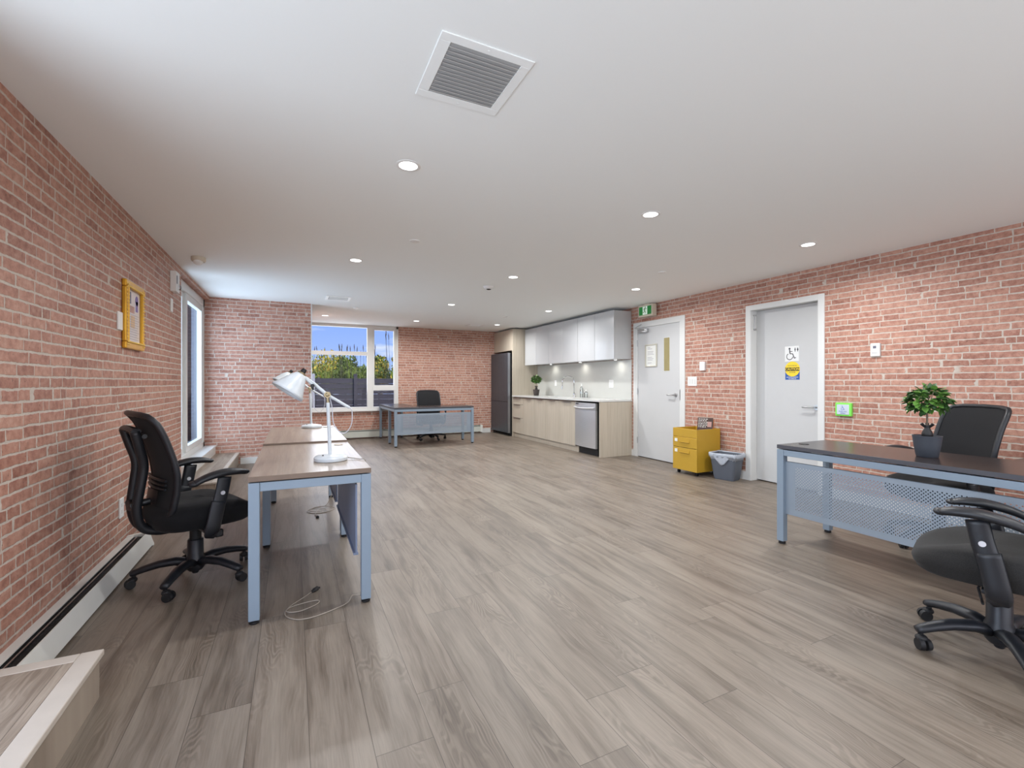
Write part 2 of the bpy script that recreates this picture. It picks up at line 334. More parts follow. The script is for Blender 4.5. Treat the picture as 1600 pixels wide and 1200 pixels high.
# ---------------------------------------------------------------- mesh helpers
class B:
    def __init__(s): s.bm = bmesh.new()
    def box(s, x0, x1, y0, y1, z0, z1, bev=0, seg=2):
        r = bmesh.ops.create_cube(s.bm, size=1)
        vs = r['verts']
        for v in vs:
            v.co = Vector(((x0+x1)/2+v.co.x*(x1-x0), (y0+y1)/2+v.co.y*(y1-y0), (z0+z1)/2+v.co.z*(z1-z0)))
        if bev:
            es = list({e for v in vs for e in v.link_edges})
            bmesh.ops.bevel(s.bm, geom=es, offset=bev, segments=seg, affect='EDGES', profile=.5)
        return s
    def cyl(s, p0, p1, r0, r1=None, seg=20, caps=True):
        p0, p1 = Vector(p0), Vector(p1); r1 = r0 if r1 is None else r1
        d = p1-p0; L = d.length; q = d.to_track_quat('Z', 'Y').to_matrix().to_4x4()
        bmesh.ops.create_cone(s.bm, cap_ends=caps, segments=seg, radius1=r0, radius2=r1, depth=L, matrix=Matrix.Translation((p0+p1)/2) @ q)
        return s
    def ball(s, c, r, sc=(1, 1, 1), seg=16):
        bmesh.ops.create_uvsphere(s.bm, u_segments=seg, v_segments=seg//2+2, radius=r, matrix=Matrix.Translation(c) @ Matrix.Diagonal((*sc, 1)))
        return s
    def lathe(s, prof, c=(0, 0, 0), seg=32, mat=None, caps=True):
        rings = []
        for r, z in prof:
            ring = []
            for i in range(seg):
                a = 2*PI*i/seg; p = Vector((r*math.cos(a), r*math.sin(a), z))
                if mat: p = mat @ p
                ring.append(s.bm.verts.new(p+Vector(c)))
            rings.append(ring)
        for a, b in zip(rings, rings[1:]):
            for i in range(seg):
                j = (i+1) % seg; s.bm.faces.new((a[i], a[j], b[j], b[i]))
        if caps:
            s.bm.faces.new(rings[0][::-1]); s.bm.faces.new(rings[-1])
        return s
    def tube(s, pts, r, seg=8, closed=False, flat=None, up=None):
        """swept ellipse; r float or list; flat = (w,h) scale across / along 'up'"""
        pts = [Vector(p) for p in pts]; n = len(pts); rings = []
        prev = None
        for i, p in enumerate(pts):
            a = pts[(i-1) % n] if (closed or i > 0) else p; b = pts[(i+1) % n] if (closed or i < n-1) else p
            t = (b-a).normalized()
            if up is not None: side = t.cross(Vector(up))
            elif prev is not None: side = prev - t*prev.dot(t)
            else: side = t.cross(Vector((0, 0, 1)))
            if side.length < 1e-4: side = t.cross(Vector((0, 1, 0)))
            side.normalize(); prev = side; nn = side.cross(t).normalized()
            rr = r[i] if isinstance(r, (list, tuple)) else r
            fw, fh = flat if flat else (1, 1)
            rings.append([s.bm.verts.new(p+side*rr*fw*math.cos(2*PI*k/seg)+nn*rr*fh*math.sin(2*PI*k/seg)) for k in range(seg)])
        m = n if closed else n-1
        for i in range(m):
            a, b = rings[i], rings[(i+1) % n]
            for k in range(seg):
                j = (k+1) % seg; s.bm.faces.new((a[k], a[j], b[j], b[k]))
        if not closed:
            s.bm.faces.new(rings[0][::-1]); s.bm.faces.new(rings[-1])
        return s
    def prism(s, poly, axis, a, b):
        """poly 2D in the plane across axis; extruded a..b"""
        def mk(p, t):
            if axis == 'x': return Vector((t, p[0], p[1]))
            if axis == 'y': return Vector((p[0], t, p[1]))
            return Vector((p[0], p[1], t))
        f = [s.bm.verts.new(mk(p, a)) for p in poly]; g = [s.bm.verts.new(mk(p, b)) for p in poly]
        s.bm.faces.new(f); s.bm.faces.new(g[::-1])
        n = len(poly)
        for i in range(n):
            j = (i+1) % n; s.bm.faces.new((f[i], g[i], g[j], f[j]))
        return s
    def loft(s, rings, caps=True):
        R = [[s.bm.verts.new(Vector(p)) for p in r] for r in rings]; n = len(R[0])
        for a, b in zip(R, R[1:]):
            for i in range(n):
                j = (i+1) % n; s.bm.faces.new((a[i], a[j], b[j], b[i]))
        if caps: s.bm.faces.new(R[0][::-1]); s.bm.faces.new(R[-1])
        return s
    def grid(s, fn, nu, nv):
        V = [[s.bm.verts.new(fn(i/nu, j/nv)) for j in range(nv+1)] for i in range(nu+1)]
        for i in range(nu):
            for j in range(nv): s.bm.faces.new((V[i][j], V[i+1][j], V[i+1][j+1], V[i][j+1]))
        return s
    def build(s, name, mat, parent=None, smooth=False, sub=0, solid=0, loc=None, bev=0):
        bmesh.ops.recalc_face_normals(s.bm, faces=s.bm.faces)
        me = bpy.data.meshes.new(name); s.bm.to_mesh(me); s.bm.free()
        mats = mat if isinstance(mat, (list, tuple)) else [mat]
        for m_ in mats: me.materials.append(m_)
        o = bpy.data.objects.new(name, me); COL.objects.link(o)
        if parent: o.parent = parent
        if loc: o.location = loc
        if smooth:
            for p in me.polygons: p.use_smooth = True
            if smooth == 'auto':
                a = R_(40)
                bm2 = bmesh.new(); bm2.from_mesh(me)
                for e in bm2.edges:
                    if len(e.link_faces) == 2 and e.calc_face_angle(0) > a: e.smooth = False
                bm2.to_mesh(me); bm2.free()
        if solid:
            m = o.modifiers.new('thickness', 'SOLIDIFY'); m.thickness = solid; m.offset = 0
        if bev:
            m = o.modifiers.new('bevel', 'BEVEL'); m.width = bev; m.segments = 2; m.limit_method = 'ANGLE'
        if sub:
            m = o.modifiers.new('sub', 'SUBSURF'); m.levels = sub; m.render_levels = sub
        return o

def tag(o, label=None, cat=None, group=None, kind=None):
    if label: o['label'] = label
    if cat: o['category'] = cat
    if group: o['group'] = group
    if kind: o['kind'] = kind
    return o
def thing(name, label, cat, loc=(0, 0, 0), rz=0, group=None, kind=None):
    o = bpy.data.objects.new(name, None); COL.objects.link(o); o.empty_display_size = .05
    o.location = loc; o.rotation_euler = (0, 0, R_(rz)); return tag(o, label, cat, group, kind)
def struct(name, b, mat, **k):
    o = b.build(name, mat, **k); o['kind'] = 'structure'; return o
def copy_tree(o, parent=None):
    c = o.copy(); COL.objects.link(c); c.parent = parent
    for ch in list(KIDS(o)): copy_tree(ch, c)
    return c
def KIDS(o): return [x for x in COL.objects if x.parent == o]

def bez(pts, n=8):
    """Catmull-Rom through pts"""
    P = [Vector(p) for p in pts]; P = [P[0]*2-P[1]]+P+[P[-1]*2-P[-2]]; out = []
    for i in range(1, len(P)-2):
        a, b, c, d = P[i-1:i+3]
        for k in range(n):
            t = k/n
            out.append(.5*((2*b)+(c-a)*t+(2*a-5*b+4*c-d)*t*t+(3*b-a-3*c+d)*t**3))
    out.append(P[-2]); return out

def text(body, size, parent, name, mat, x, z, y=-.002, align='CENTER', sx=1.0, bold=0.0):
    """lettering in the local X/Z plane facing -Y"""
    cu = bpy.data.curves.new(name, 'FONT'); cu.body = body; cu.size = size; cu.align_x = align; cu.align_y = 'CENTER'
    cu.extrude = .0004; cu.offset = bold
    t = bpy.data.objects.new(name+'_tmp', cu); COL.objects.link(t)
    dg = bpy.context.evaluated_depsgraph_get(); dg.update()
    me = bpy.data.meshes.new_from_object(t.evaluated_get(dg)); bpy.data.objects.remove(t)
    me.transform(Matrix.Translation((x, y, z)) @ Matrix.Rotation(R_(90), 4, 'X') @ Matrix.Diagonal((sx, 1, 1, 1)))
    me.materials.clear(); me.materials.append(mat)
    o = bpy.data.objects.new(name, me); COL.objects.link(o); o.parent = parent; return o

# ---------------------------------------------------------------- room shell
XL, XR, YA, YB, C = -1.085, 5.07, 7.79, 10.2, 2.436
YR = -2.2
b = B(); b.box(-1.5, 5.3, YR-.2, YB+.3, -.1, 0); struct('floor', b, M['floor'])
b = B(); b.box(-1.4, 5.3, YR-.2, YB+.3, C, C+.1); struct('ceiling', b, M['ceiling'])
# left wall: glazed opening beside the camera (Y -.5..1.9) and the window recess (Y 5.95..YA)
b = B()
b.box(XL-.2, XL, 2.05, 5.95, 0, C); b.box(XL-.2, XL, YR, -.6, 0, C); b.box(XL-.2, XL, -.6, 2.05, 2.3, C)
b.box(XL-.2, XL, 5.95, YA, 2.385, C); b.box(XL-.2, XL, 5.95, YA, 0, .16)
struct('wall_left', b, M['brick'])
b = B(); b.box(XL-.2, .265, YA, YA+.12, 0, C); b.box(.14, .265, YA+.12, YB, 0, C); struct('wall_alcove', b, M['brick'])
b = B(); b.box(.250, .266, YA-.004, YA+.02, 0, C); struct('trim_1', b, M['trim'])
b = B()
b.box(.14, .27, YB, YB+.15, 0, C); b.box(.27, 2.1, YB, YB+.15, 0, .6); b.box(2.1, XR+.1, YB, YB+.15, 0, C)
struct('wall_back', b, M['brick'])
D1 = (4.86, 5.84, 2.115); D2 = (2.965, 3.765, 2.085)
b = B()
b.box(XR, XR+.16, YR, D2[0], 0, C); b.box(XR, XR+.16, D2[0], D2[1], D2[2], C); b.box(XR, XR+.16, D2[1], D1[0], 0, C)
b.box(XR, XR+.16, D1[0], D1[1], D1[2], C); b.box(XR, XR+.16, D1[1], YB+.1, 0, C)
struct('wall_right', b, M['brick'])
b = B(); b.box(-1.3, -.4, YR-.15, YR, 0, C); b.box(4.4, XR+.1, YR-.15, YR, 0, C); b.box(-.4, 4.4, YR-.15, YR, 0, .3); b.box(-.4, 4.4, YR-.15, YR, 2.3, C)
struct('wall_rear', b, M['brick'])
# baseboards
b = B(); b.box(XR-.014, XR, 5.90, 5.955, 0, .1); b.box(XR-.014, XR, 3.83, 4.80, 0, .1); b.box(XR-.014, XR, YR, 2.905, 0, .1); struct('baseboard_right', b, M['trim'])
b = B(); b.box(4.1, 4.32, YB-.014, YB, 0, .1); struct('baseboard_back', b, M['trim'])
b = B(); b.box(-.70, .25, YA-.014, YA, 0, .095); struct('baseboard_alcove', b, M['trim'])

def pane(parent, x0, x1, z0, z1, y, name='pane'):
    b = B(); b.box(x0, x1, y-.003, y+.003, z0, z1); return b.build(name, M['glass'], parent)

# window_1: back window (local: X right, -Y into the room)
w = thing('window_1', 'tall window with white frame in the far brick wall', 'window', (.27, YB, 0), kind='structure')
b = B(); Z0, Z1 = .62, C-.001; W_ = 1.83
for x0, x1, z0, z1, d in [(0, W_, Z0, Z0+.06, .02), (0, W_, Z1-.055, Z1, .02), (0, .06, Z0, Z1, .02), (W_-.045, W_, Z0, Z1, .02), (1.17, 1.28, Z0, Z1, .025)]:
    b.box(x0, x1, -d, .07, z0, z1, .004)
b.build('window_frame', M['trim'], w)
b = B(); b.box(.06, 1.17, -.015, .06, 1.785, 1.865, .004); b.build('transom', M['trim'], w)
b = B(); b.box(1.28, W_-.045, -.02, .06, 1.03, 1.145, .004)
for x0, x1, z0, z1 in [(1.28, 1.32, 1.145, Z1-.055), (W_-.095, W_-.045, 1.145, Z1-.055), (1.32, W_-.095, 2.34, 2.381), (1.28, 1.30, .68, 1.03), (W_-.085, W_-.045, .68, 1.03)]:
    b.box(x0, x1, -.01, .06, z0, z1, .003)
b.build('casement_sash', M['trim'], w)
for a in [(.06, 1.17, .68, 1.785), (.06, 1.17, 1.865, 2.381), (1.32, W_-.095, 1.145, 2.34), (1.30, W_-.085, .68, 1.03)]: pane(w, a[0], a[1], a[2], a[3], .04)
b = B(); b.box(-.0, W_+.02, -.06, .0, .585, .62, .006); b.build('window_sill', M['trim'], w)

# window_2: left window in its shallow recess (local frame faces +X: local x = world +Y, local -y = +X)
w = thing('window_2', 'tall white sliding window in the left brick wall above a step', 'window', (-1.20, 5.95, 0), 90, kind='structure')
Wl = YA-5.95
b = B()
for x0, x1, z0, z1 in [(0, Wl, .29, .36), (0, Wl, 2.28, 2.385), (0, .1, .29, 2.385), (Wl-.09, Wl, .29, 2.385)]:
    b.box(x0, x1, -.055, .016, z0, z1, .004)
b.build('window_frame', M['trim'], w)
b = B()
for x0, x1, z0, z1 in [(.66, .74, .36, 2.28), (Wl-.15, Wl-.09, .36, 2.28), (.74, Wl-.15, .36, .43), (.74, Wl-.15, 2.2, 2.28)]: b.box(x0, x1, -.045, .012, z0, z1, .004)
b.build('sliding_sash', M['trim'], w)
b = B(); b.box(Wl-.014, Wl-.002, .018, .10, .29, 2.385); b.box(0, .012, .018, .10, .29, 2.385); b.build('dark_pane_strip', M['outer'], w)  # added dark strips so the glass looks dark right to its edge
b = B()
for x0, x1, z0, z1 in [(.58, .66, .36, 2.28), (.1, .16, .36, 2.28), (.16, .58, .36, .42), (.16, .58, 2.22, 2.28)]: b.box(x0, x1, -.02, .05, z0, z1, .004)
b.build('fixed_sash', M['trim'], w)
pane(w, .16, .58, .42, 2.22, .02); pane(w, .74, Wl-.15, .43, 2.2, 0)
b = B(); b.box(0, Wl-.002, -.19, -.055, .16, .275, .003); b.box(0, Wl-.002, -.2, -.055, .275, .298, .004); b.build('window_sill', M['trim'], w)

# window_3: glazing beside the camera, window_4 added unseen behind the camera to let light in
w = thing('window_3', 'glazed patio door beside the camera', 'window', (-1.2, -.6, 0), 90, kind='structure')
b = B()
for x0, x1, z0, z1 in [(0, 2.65, 0, .22), (0, 2.65, 2.2, 2.3), (0, .08, .2, 2.2), (2.57, 2.65, .2, 2.2), (1.28, 1.38, .2, 2.2)]: b.box(x0, x1, -.05, .05, z0, z1)
b.build('window_frame', M['trim'], w); pane(w, .08, 1.28, .22, 2.2, 0); pane(w, 1.38, 2.57, .22, 2.2, 0)
w = thing('window_4', 'wide unseen window added behind the camera to let light in', 'window', (-.4, YR, 0), 0, kind='structure')
b = B()
for x0, x1, z0, z1 in [(0, 4.8, .3, .36), (0, 4.8, 2.24, 2.3), (0, .06, .3, 2.3), (4.74, 4.8, .3, 2.3), (1.57, 1.63, .3, 2.3), (3.17, 3.23, .3, 2.3)]: b.box(x0, x1, -.12, -.05, z0, z1)
b.build('window_frame', M['trim'], w)
for x0, x1 in [(.06, 1.57), (1.63, 3.17), (3.23, 4.74)]: pane(w, x0, x1, .36, 2.24, -.08)

# steps
def step(label, y0, y1, x1, zt):
    t = thing('wooden_step', label, 'step', (XL, y0, 0))
    b = B(); b.box(.002, x1-XL-.012, .012, y1-y0-.012, 0, zt-.012); b.build('riser_box', M['step'], t)
    b = B(); b.box(.002, x1-XL-.07, .06, y1-y0-.06, zt-.012, zt); b.build('tread', M['step'], t)
    b = B(); b.box(x1-XL-.07, x1-XL, 0, y1-y0, zt-.022, zt+.001, .004); b.box(.002, x1-XL-.07, y1-y0-.06, y1-y0, zt-.022, zt+.001, .004); b.box(.002, x1-XL-.07, 0, .06, zt-.022, zt+.001, .004)
    b.build('nosing', M['nosing'], t)
    return t
M['nosing'] = plain('nosing_strip', srgb(182, 172, 160), .4, var=.04)
step('grey wood-look step platform with pale nosing in the near left corner', -.2, 2.262, -.655, .175)
t = thing('wooden_step', 'low wood-look step platform under the tall left window', 'step', (-1.013, 5.55, 0))
b = B(); b.box(0, .29, .01, YA-5.55-.002, 0, .16); b.build('riser_box', M['step'], t)
b = B(); b.box(0, .255, .03, YA-5.55-.002, .16, .175); b.build('tread', M['step'], t)
b = B(); b.box(.255, .302, 0, YA-5.55-.002, .155, .176, .004); b.box(0, .255, 0, .03, .155, .176, .004); b.build('nosing', M['nosing'], t)

# heaters
def heater_left():
    t = thing('baseboard_heater', 'long white baseboard heater along the left brick wall', 'heater', (XL, 2.27, 0))
    L = 4.19-2.27
    b = B(); b.prism([(0, 0), (.012, 0), (.012, .078), (.048, .085), (.048, .090), (0, .083)], 'y', .0, L); b.build('back_plate', M['heater'], t)
    b = B(); b.prism([(.120, .104), (.126, .105), (.157, .012), (.150, .008)], 'y', 0, L); b.build('front_panel', M['heater'], t)
    b = B(); b.prism([(.066, .082), (.072, .082), (.072, .088), (.066, .088)], 'y', .02, L-.02); b.build('damper_rail', M['nickel'], t)
    b = B()
    for i in range(int(L/.012)): b.box(.02, .118, .03+i*.012, .033+i*.012, .02, .080)
    b.build('fins', M['fin'], t)
    for y0, y1 in ((-.004, .07), (L-.03, L+.004)):
        b = B(); b.prism([(0, 0), (.158, 0), (.128, .108), (.06, .1), (0, .09)], 'y', y0, y1); b.build('end_cap', M['heater'], t, bev=.003)
heater_left()
t = thing('baseboard_heater', 'long low baseboard heater under the far window', 'heater', (.28, YB, 0))
L = 4.09-.28
b = B(); b.box(0, L, -.012, 0, .02, .19); b.box(0, L, -.04, 0, .183, .19); b.build('back_plate', M['heater2'], t)
b = B(); b.box(0, L, -.07, -.062, .035, .155); b.build('front_panel', M['heater2'], t)
b = B(); b.box(.02, L-.02, -.06, -.014, .03, .14); b.build('fins', M['dark'], t)
b = B(); b.box(L-.055, L+.004, -.074, 0, .02, .192, .003); b.build('end_cap', M['heater'], t)

# ---------------------------------------------------------------- doors (right wall; local x = world -Y, -y = -X)
def lever(par, x, z, dirn, y0=0.0):
    h = B(); h.cyl((x, y0-.001, z), (x, y0-.012, z), .027, seg=24); h.cyl((x, y0-.012, z), (x, y0-.055, z), .010)
    o = h.build('door_handle', M['nickel'], par, smooth='auto')
    l = B(); l.tube(bez([(x, y0-.052, z), (x+dirn*.03, y0-.056, z), (x+dirn*.13, y0-.05, z-.002)], 5), [.010]*10+[.008], 10); l.build('lever', M['nickel'], o, smooth=True)
W1 = D1[1]-D1[0]
d1 = thing('door_1', 'white flush door with small wired-glass light and framed notice', 'door', (XR, D1[1], 0), -90, kind='structure')
b = B(); b.box(.045, W1-.045, -.004, .04, .012, D1[2]-.03, .002); slab1 = b.build('door_slab', M['doorw'], d1)
b = B(); b.box(-.055, .0, -.014, .0, 0, D1[2]+.055); b.box(W1, W1+.055, -.014, 0, 0, D1[2]+.055); b.box(0, W1, -.014, 0, D1[2], D1[2]+.055)
b.box(0, .042, -.012, .16, 0, D1[2]); b.box(W1-.042, W1, -.012, .16, 0, D1[2]); b.box(0.042, W1-.042, -.012, .16, D1[2]-.027, D1[2])
b.build('door_casing', M['trim'], d1)
b = B(); b.box(.042, W1-.042, .045, .06, 0, D1[2]-.02); b.build('backing', M['dark'], d1)
lever(d1, W1-.12, 1.02, -1, -.004)
for z in (.27, 1.06, 1.84):
    b = B(); b.cyl((.043, -.016, z-.05), (.043, -.016, z+.05), .007); b.build('hinge', M['nickel'], d1, smooth='auto')
b = B(); b.box(.62, .745, -.008, -.004, 1.37, 1.885); f = b.build('vision_frame', M['trim'], d1)
b = B(); b.box(.627, .738, -.0095, -.0085, 1.378, 1.877); b.build('wired_glass', M['wired'], d1)
b = B(); b.box(.09, .30, -.055, -.005, 2.0, 2.055, .006); cl = b.build('door_closer', M['nickel'], d1)
b = B(); b.tube([(.26, -.06, 2.03), (.11, -.13, 2.075), (.14, -.02, 2.135)], .008, 8); b.build('closer_arm', M['nickel'], cl)
b = B(); b.box(W1-.04, W1-.03, -.012, -.002, .95, 1.10); b.build('strike_plate', M['nickel'], d1)
# framed notice on door 1
t = thing('notice_frame', 'small silver-framed notice hung on the white door', 'frame', (XR-.004, 5.62, 0), -90)
b = B()
for x0, x1, z0, z1 in [(0, .26, 1.45, 1.47), (0, .26, 1.785, 1.805), (0, .02, 1.47, 1.785), (.24, .26, 1.47, 1.785)]: b.box(x0, x1, -.015, 0, z0, z1, .003)
b.build('frame', M['silverf'], t)
b = B(); b.box(.02, .24, -.006, -.001, 1.47, 1.785); b.build('paper', M['paperw'], t)
b = B()
for i, wd in enumerate([.06, .1, 0, .13, .12, .14, 0, .1, .13, .11, 0, .09]):
    if wd: b.box(.055, .055+wd, -.0075, -.0062, 1.75-i*.022, 1.757-i*.022)
b.build('printed_lines', M['inkl'], t)

W2 = D2[1]-D2[0]
d2 = thing('door_2', 'white washroom door set back in a white frame', 'door', (XR, D2[1], 0), -90, kind='structure')
b = B(); b.box(.008, W2-.008, .095, .135, .012, D2[2]-.005, .002); b.build('door_slab', M['doorw'], d2)
b = B(); b.box(-.065, 0, -.016, 0, 0, D2[2]+.062, .002); b.box(W2, W2+.062, -.016, 0, 0, D2[2]+.062, .002); b.box(0, W2, -.016, 0, D2[2], D2[2]+.062, .002)
b.box(-.02, .006, -.012, .16, 0, D2[2]+.02); b.box(W2-.006, W2+.02, -.012, .16, 0, D2[2]+.02); b.box(0, W2, -.012, .16, D2[2]-.002, D2[2]+.02)
b.build('door_casing', M['trim'], d2)
b = B(); b.box(0, W2, .14, .155, 0, D2[2]); b.build('backing', M['dark'], d2)
lever(d2, W2-.075, .93, -1, .095)
b = B(); b.cyl((.012, .05, 2.02), (.012, .05, 1.86), .008); b.box(.006, .02, .03, .07, 1.845, 1.865); b.box(.006, .02, .03, .07, 2.02, 2.035); b.build('spring_hinge', M['nickel'], d2, smooth='auto')

# stickers on door 2 (local plane of the slab)
def wheelchair(b, cx, cz, s, y0, y1):
    def strip(pts, w):
        for (ax, az), (bx, bz) in zip(pts, pts[1:]):
            L = math.hypot(bx-ax, bz-az); nx, nz = -(bz-az)/L*w/2, (bx-ax)/L*w/2
            b.prism([(cx+s*(ax+nx), cz+s*(az+nz)), (cx+s*(bx+nx), cz+s*(bz+nz)), (cx+s*(bx-nx), cz+s*(bz-nz)), (cx+s*(ax-nx), cz+s*(az-nz))], 'y', y0, y1)
    arc = [(-.12+.36*math.cos(a), -.28+.36*math.sin(a)) for a in [R_(120+i*18) for i in range(14)]]
    strip(arc, .075)
    b.prism([(cx+s*(-.14+.11*math.cos(2*PI*i/14)), cz+s*(.62+.11*math.sin(2*PI*i/14))) for i in range(14)], 'y', y0, y1)
    strip([(-.13, .5), (-.08, .05)], .11); strip([(-.11, .3), (.2, .28)], .07); strip([(-.1, .03), (.22, .02), (.42, -.5), (.6, -.42)], .09)
def person_icon(b, cx, cz, s, y0, y1, skirt):
    b.prism([(cx+s*.13*math.cos(2*PI*i/12), cz+s*(.8+.13*math.sin(2*PI*i/12))) for i in range(12)], 'y', y0, y1)
    w = .34 if skirt else .22
    b.prism([(cx-s*.16, cz+s*.62), (cx+s*.16, cz+s*.62), (cx+s*w, cz), (cx-s*w, cz)], 'y', y0, y1)
    b.box(cx-s*.13, cx-s*.02, y0, y1, cz-s*.6, cz); b.box(cx+s*.02, cx+s*.13, y0, y1, cz-s*.6, cz)
t = thing('washroom_sign', 'white accessible washroom pictogram plate on the recessed door', 'sign', (XR+.095, D2[1], 0), -90)
sx = D2[1]-3.31
b = B(); b.box(sx-.09, sx+.075, -.003, 0, 1.445, 1.62, .001); b.build('plate', M['whitep'], t)
b = B(); wheelchair(b, sx-.02, 1.53, .1, -.0045, -.003); b.build('wheelchair_symbol', M['ink'], t)
b = B(); person_icon(b, sx+.03, 1.573, .03, -.0045, -.003, False); person_icon(b, sx+.06, 1.573, .03, -.0045, -.003, True); b.build('people_symbols', M['ink'], t)
t = thing('caution_sticker', 'round yellow CAUTION automatic door sticker with blue base', 'sticker', (XR+.095, D2[1], 0), -90)
b = B(); b.box(sx-.085, sx+.08, -.002, 0, 1.235, 1.365); b.build('blue_base', M['stickb'], t)
b = B(); b.lathe([(.086, 0), (.086, .001)], seg=40, mat=Matrix.Rotation(R_(90), 3, 'X'), c=(sx-.002, -.0022, 1.357)); b.build('yellow_disc', M['sticky'], t)
b = B(); b.box(sx-.085, sx+.08, -.0045, -.0034, 1.335, 1.375); b.build('black_band', M['black'], t)
text('CAUTION', .036, t, 'lettering', M['sticky'], sx-.002, 1.355, -.005, bold=.0008)
text('AUTOMATIC', .019, t, 'lettering', M['ink'], sx-.002, 1.395, -.0038)
text('DOOR', .024, t, 'lettering', M['ink'], sx-.002, 1.318, -.0038)
text('ACTIVATE SWITCH', .0155, t, 'lettering', M['whitep'], sx-.002, 1.262, -.0036, bold=.0003)
text('TO OPERATE', .0155, t, 'lettering', M['whitep'], sx-.002, 1.246, -.0036, bold=.0003)

# exit sign
t = thing('exit_sign', 'green running-man exit sign high beside the kitchen cupboards', 'exit sign', (4.955, 5.66, 0), -90)
b = B(); b.box(0, .315, 0, .085, 2.235, 2.418, .004); b.box(.10, .22, .02, .06, 2.418, 2.434); b.build('housing', M['cream'], t)
b = B(); b.box(.02, .29, -.003, 0, 2.262, 2.392); b.build('green_face', M['greenlit'], t)
b = B(); b.box(.105, .205, -.005, -.003, 2.265, 2.39); b.build('doorway', M['whitelit'], t)
b = B()
def st(b, pts, w, y0, y1):
    for (ax, az), (bx, bz) in zip(pts, pts[1:]):
        L = math.hypot(bx-ax, bz-az); nx, nz = -(bz-az)/L*w/2, (bx-ax)/L*w/2
        b.prism([(ax+nx, az+nz), (bx+nx, bz+nz), (bx-nx, bz-nz), (ax-nx, az-nz)], 'y', y0, y1)
b.prism([(.163+.010*math.cos(i*PI/6), 2.374+.010*math.sin(i*PI/6)) for i in range(12)], 'y', -.007, -.005)
st(b, [(.155, 2.362), (.146, 2.325)], .017, -.007, -.005); st(b, [(.155, 2.357), (.178, 2.35), (.195, 2.352)], .007, -.007, -.005)
st(b, [(.152, 2.357), (.132, 2.355), (.122, 2.338)], .007, -.007, -.005); st(b, [(.146, 2.325), (.166, 2.312), (.168, 2.28)], .009, -.007, -.005)
st(b, [(.146, 2.325), (.136, 2.302), (.112, 2.298)], .009, -.007, -.005)
b.build('running_figure', M['greend'], t)
# wall devices on the right wall
def wallbox(name, label, cat, y, z, w, h, d, mat, extra=None, rz=-90, x=None, group=None):
    t = thing(name, label, cat, (XR if x is None else x, y, z), rz, group)
    b = B(); b.box(0, w, -d, -.0005, 0, h, .003); b.build('cover', mat, t)
    if extra: extra(t)
    return t
def th_extra(t):
    b = B(); b.box(.022, .05, -.0265, -.025, .075, .10); b.build('display', M['slate'], t)
    b = B(); b.box(.012, .06, -.027, -.025, .03, .036); b.build('buttons', M['inkl'], t)
wallbox('thermostat', 'small white thermostat between the washroom door and the desk plant', 'thermostat', 2.472, 1.455, .078, .125, .025, M['whitep'], th_extra)
wallbox('thermostat', 'small white thermostat beside the door with the notice', 'thermostat', 4.53, 1.368, .085, .12, .028, M['whitep'], th_extra)
def sw_extra(t):
    for i in range(3):
        b = B(); b.box(.022+i*.046, .053+i*.046, -.011, -.007, .03, .1, .002); b.build('rocker', M['trim'], t)
wallbox('light_switch', 'white triple light switch beside the door with the notice', 'switch', 4.755, 1.155, .16, .13, .008, M['whitep'], sw_extra)
t = thing('push_plate', 'green-ringed steel push plate for opening the washroom door', 'push plate', (XR, 2.785, .86), -90)
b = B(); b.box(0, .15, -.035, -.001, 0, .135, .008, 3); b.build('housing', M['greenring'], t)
b = B(); b.box(.018, .132, -.04, -.0345, .016, .119, .003); b.build('plate', M['steel'], t)
b = B(); wheelchair(b, .075, .083, .032, -.0415, -.04); b.build('wheelchair_symbol', M['stickb'], t)
text('PUSH TO', .018, t, 'lettering', M['stickb'], .075, .047, -.0405); text('OPEN', .018, t, 'lettering', M['stickb'], .075, .029, -.0405)

# ---------------------------------------------------------------- left wall things
t = thing('picture_frame', 'ornate gold-framed certificate hung on the left brick wall', 'picture', (XL, 4.06, 1.445), 90)
W_, H_ = .43, .49
b = B()
for x0, x1, z0, z1 in [(0, W_, 0, .05), (0, W_, H_-.05, H_), (0, .05, .05, H_-.05), (W_-.05, W_, .05, H_-.05)]: b.box(x0, x1, -.03, -.001, z0, z1, .008, 3)
for x0, x1, z0, z1 in [(.04, W_-.04, .04, .055), (.04, W_-.04, H_-.055, H_-.04), (.04, .055, .05, H_-.05), (W_-.055, W_-.04, .05, H_-.05)]: b.box(x0, x1, -.034, -.012, z0, z1, .004)
b.build('frame', M['gold'], t)
b = B()
n = 16
for i in range(n+1):
    x = .025+(W_-.05)*i/n
    for z in (.047, H_-.047): b.ball((x, -.033, z), .0075, seg=8)
for i in range(18):
    z = .03+(H_-.06)*i/17
    for x in (.012, .047, W_-.047, W_-.012): b.ball((x, -.030, z), .007, seg=8)
b.build('beading', M['goldd'], t, smooth=True)
b = B(); b.box(.05, W_-.05, -.012, -.002, .05, H_-.05); b.build('paper', M['paper'], t)
b = B(); b.box(.085, .165, -.0135, -.0122, .335, .42); b.build('crest', M['slate'], t)
b = B(); b.lathe([(.036, 0), (.036, .001)], seg=24, mat=Matrix.Rotation(R_(90), 3, 'X'), c=(.30, -.0125, .375)); b.box(.275, .325, -.0135, -.0122, .29, .37); b.build('seal', M['purple'], t)
b = B(); b.box(.075, .24, -.0135, -.0122, .27, .32); b.build('photograph', M['rose'], t)
b = B(); b.box(.16, .25, -.0135, -.0122, .16, .25); b.build('ornament', M['ochre'], t)
b = B()
for i in range(11): b.box(.08, .35-random.random()*.06, -.0145, -.0136, .075+i*.018, .078+i*.018)
b.build('printed_lines', M['inkl'], t)
wallbox('wall_plate', 'blank white wall plate partly behind the gold-framed certificate', 'wall plate', 3.965, 1.565, .085, .125, .012, M['whitep'], None, 90, XL)
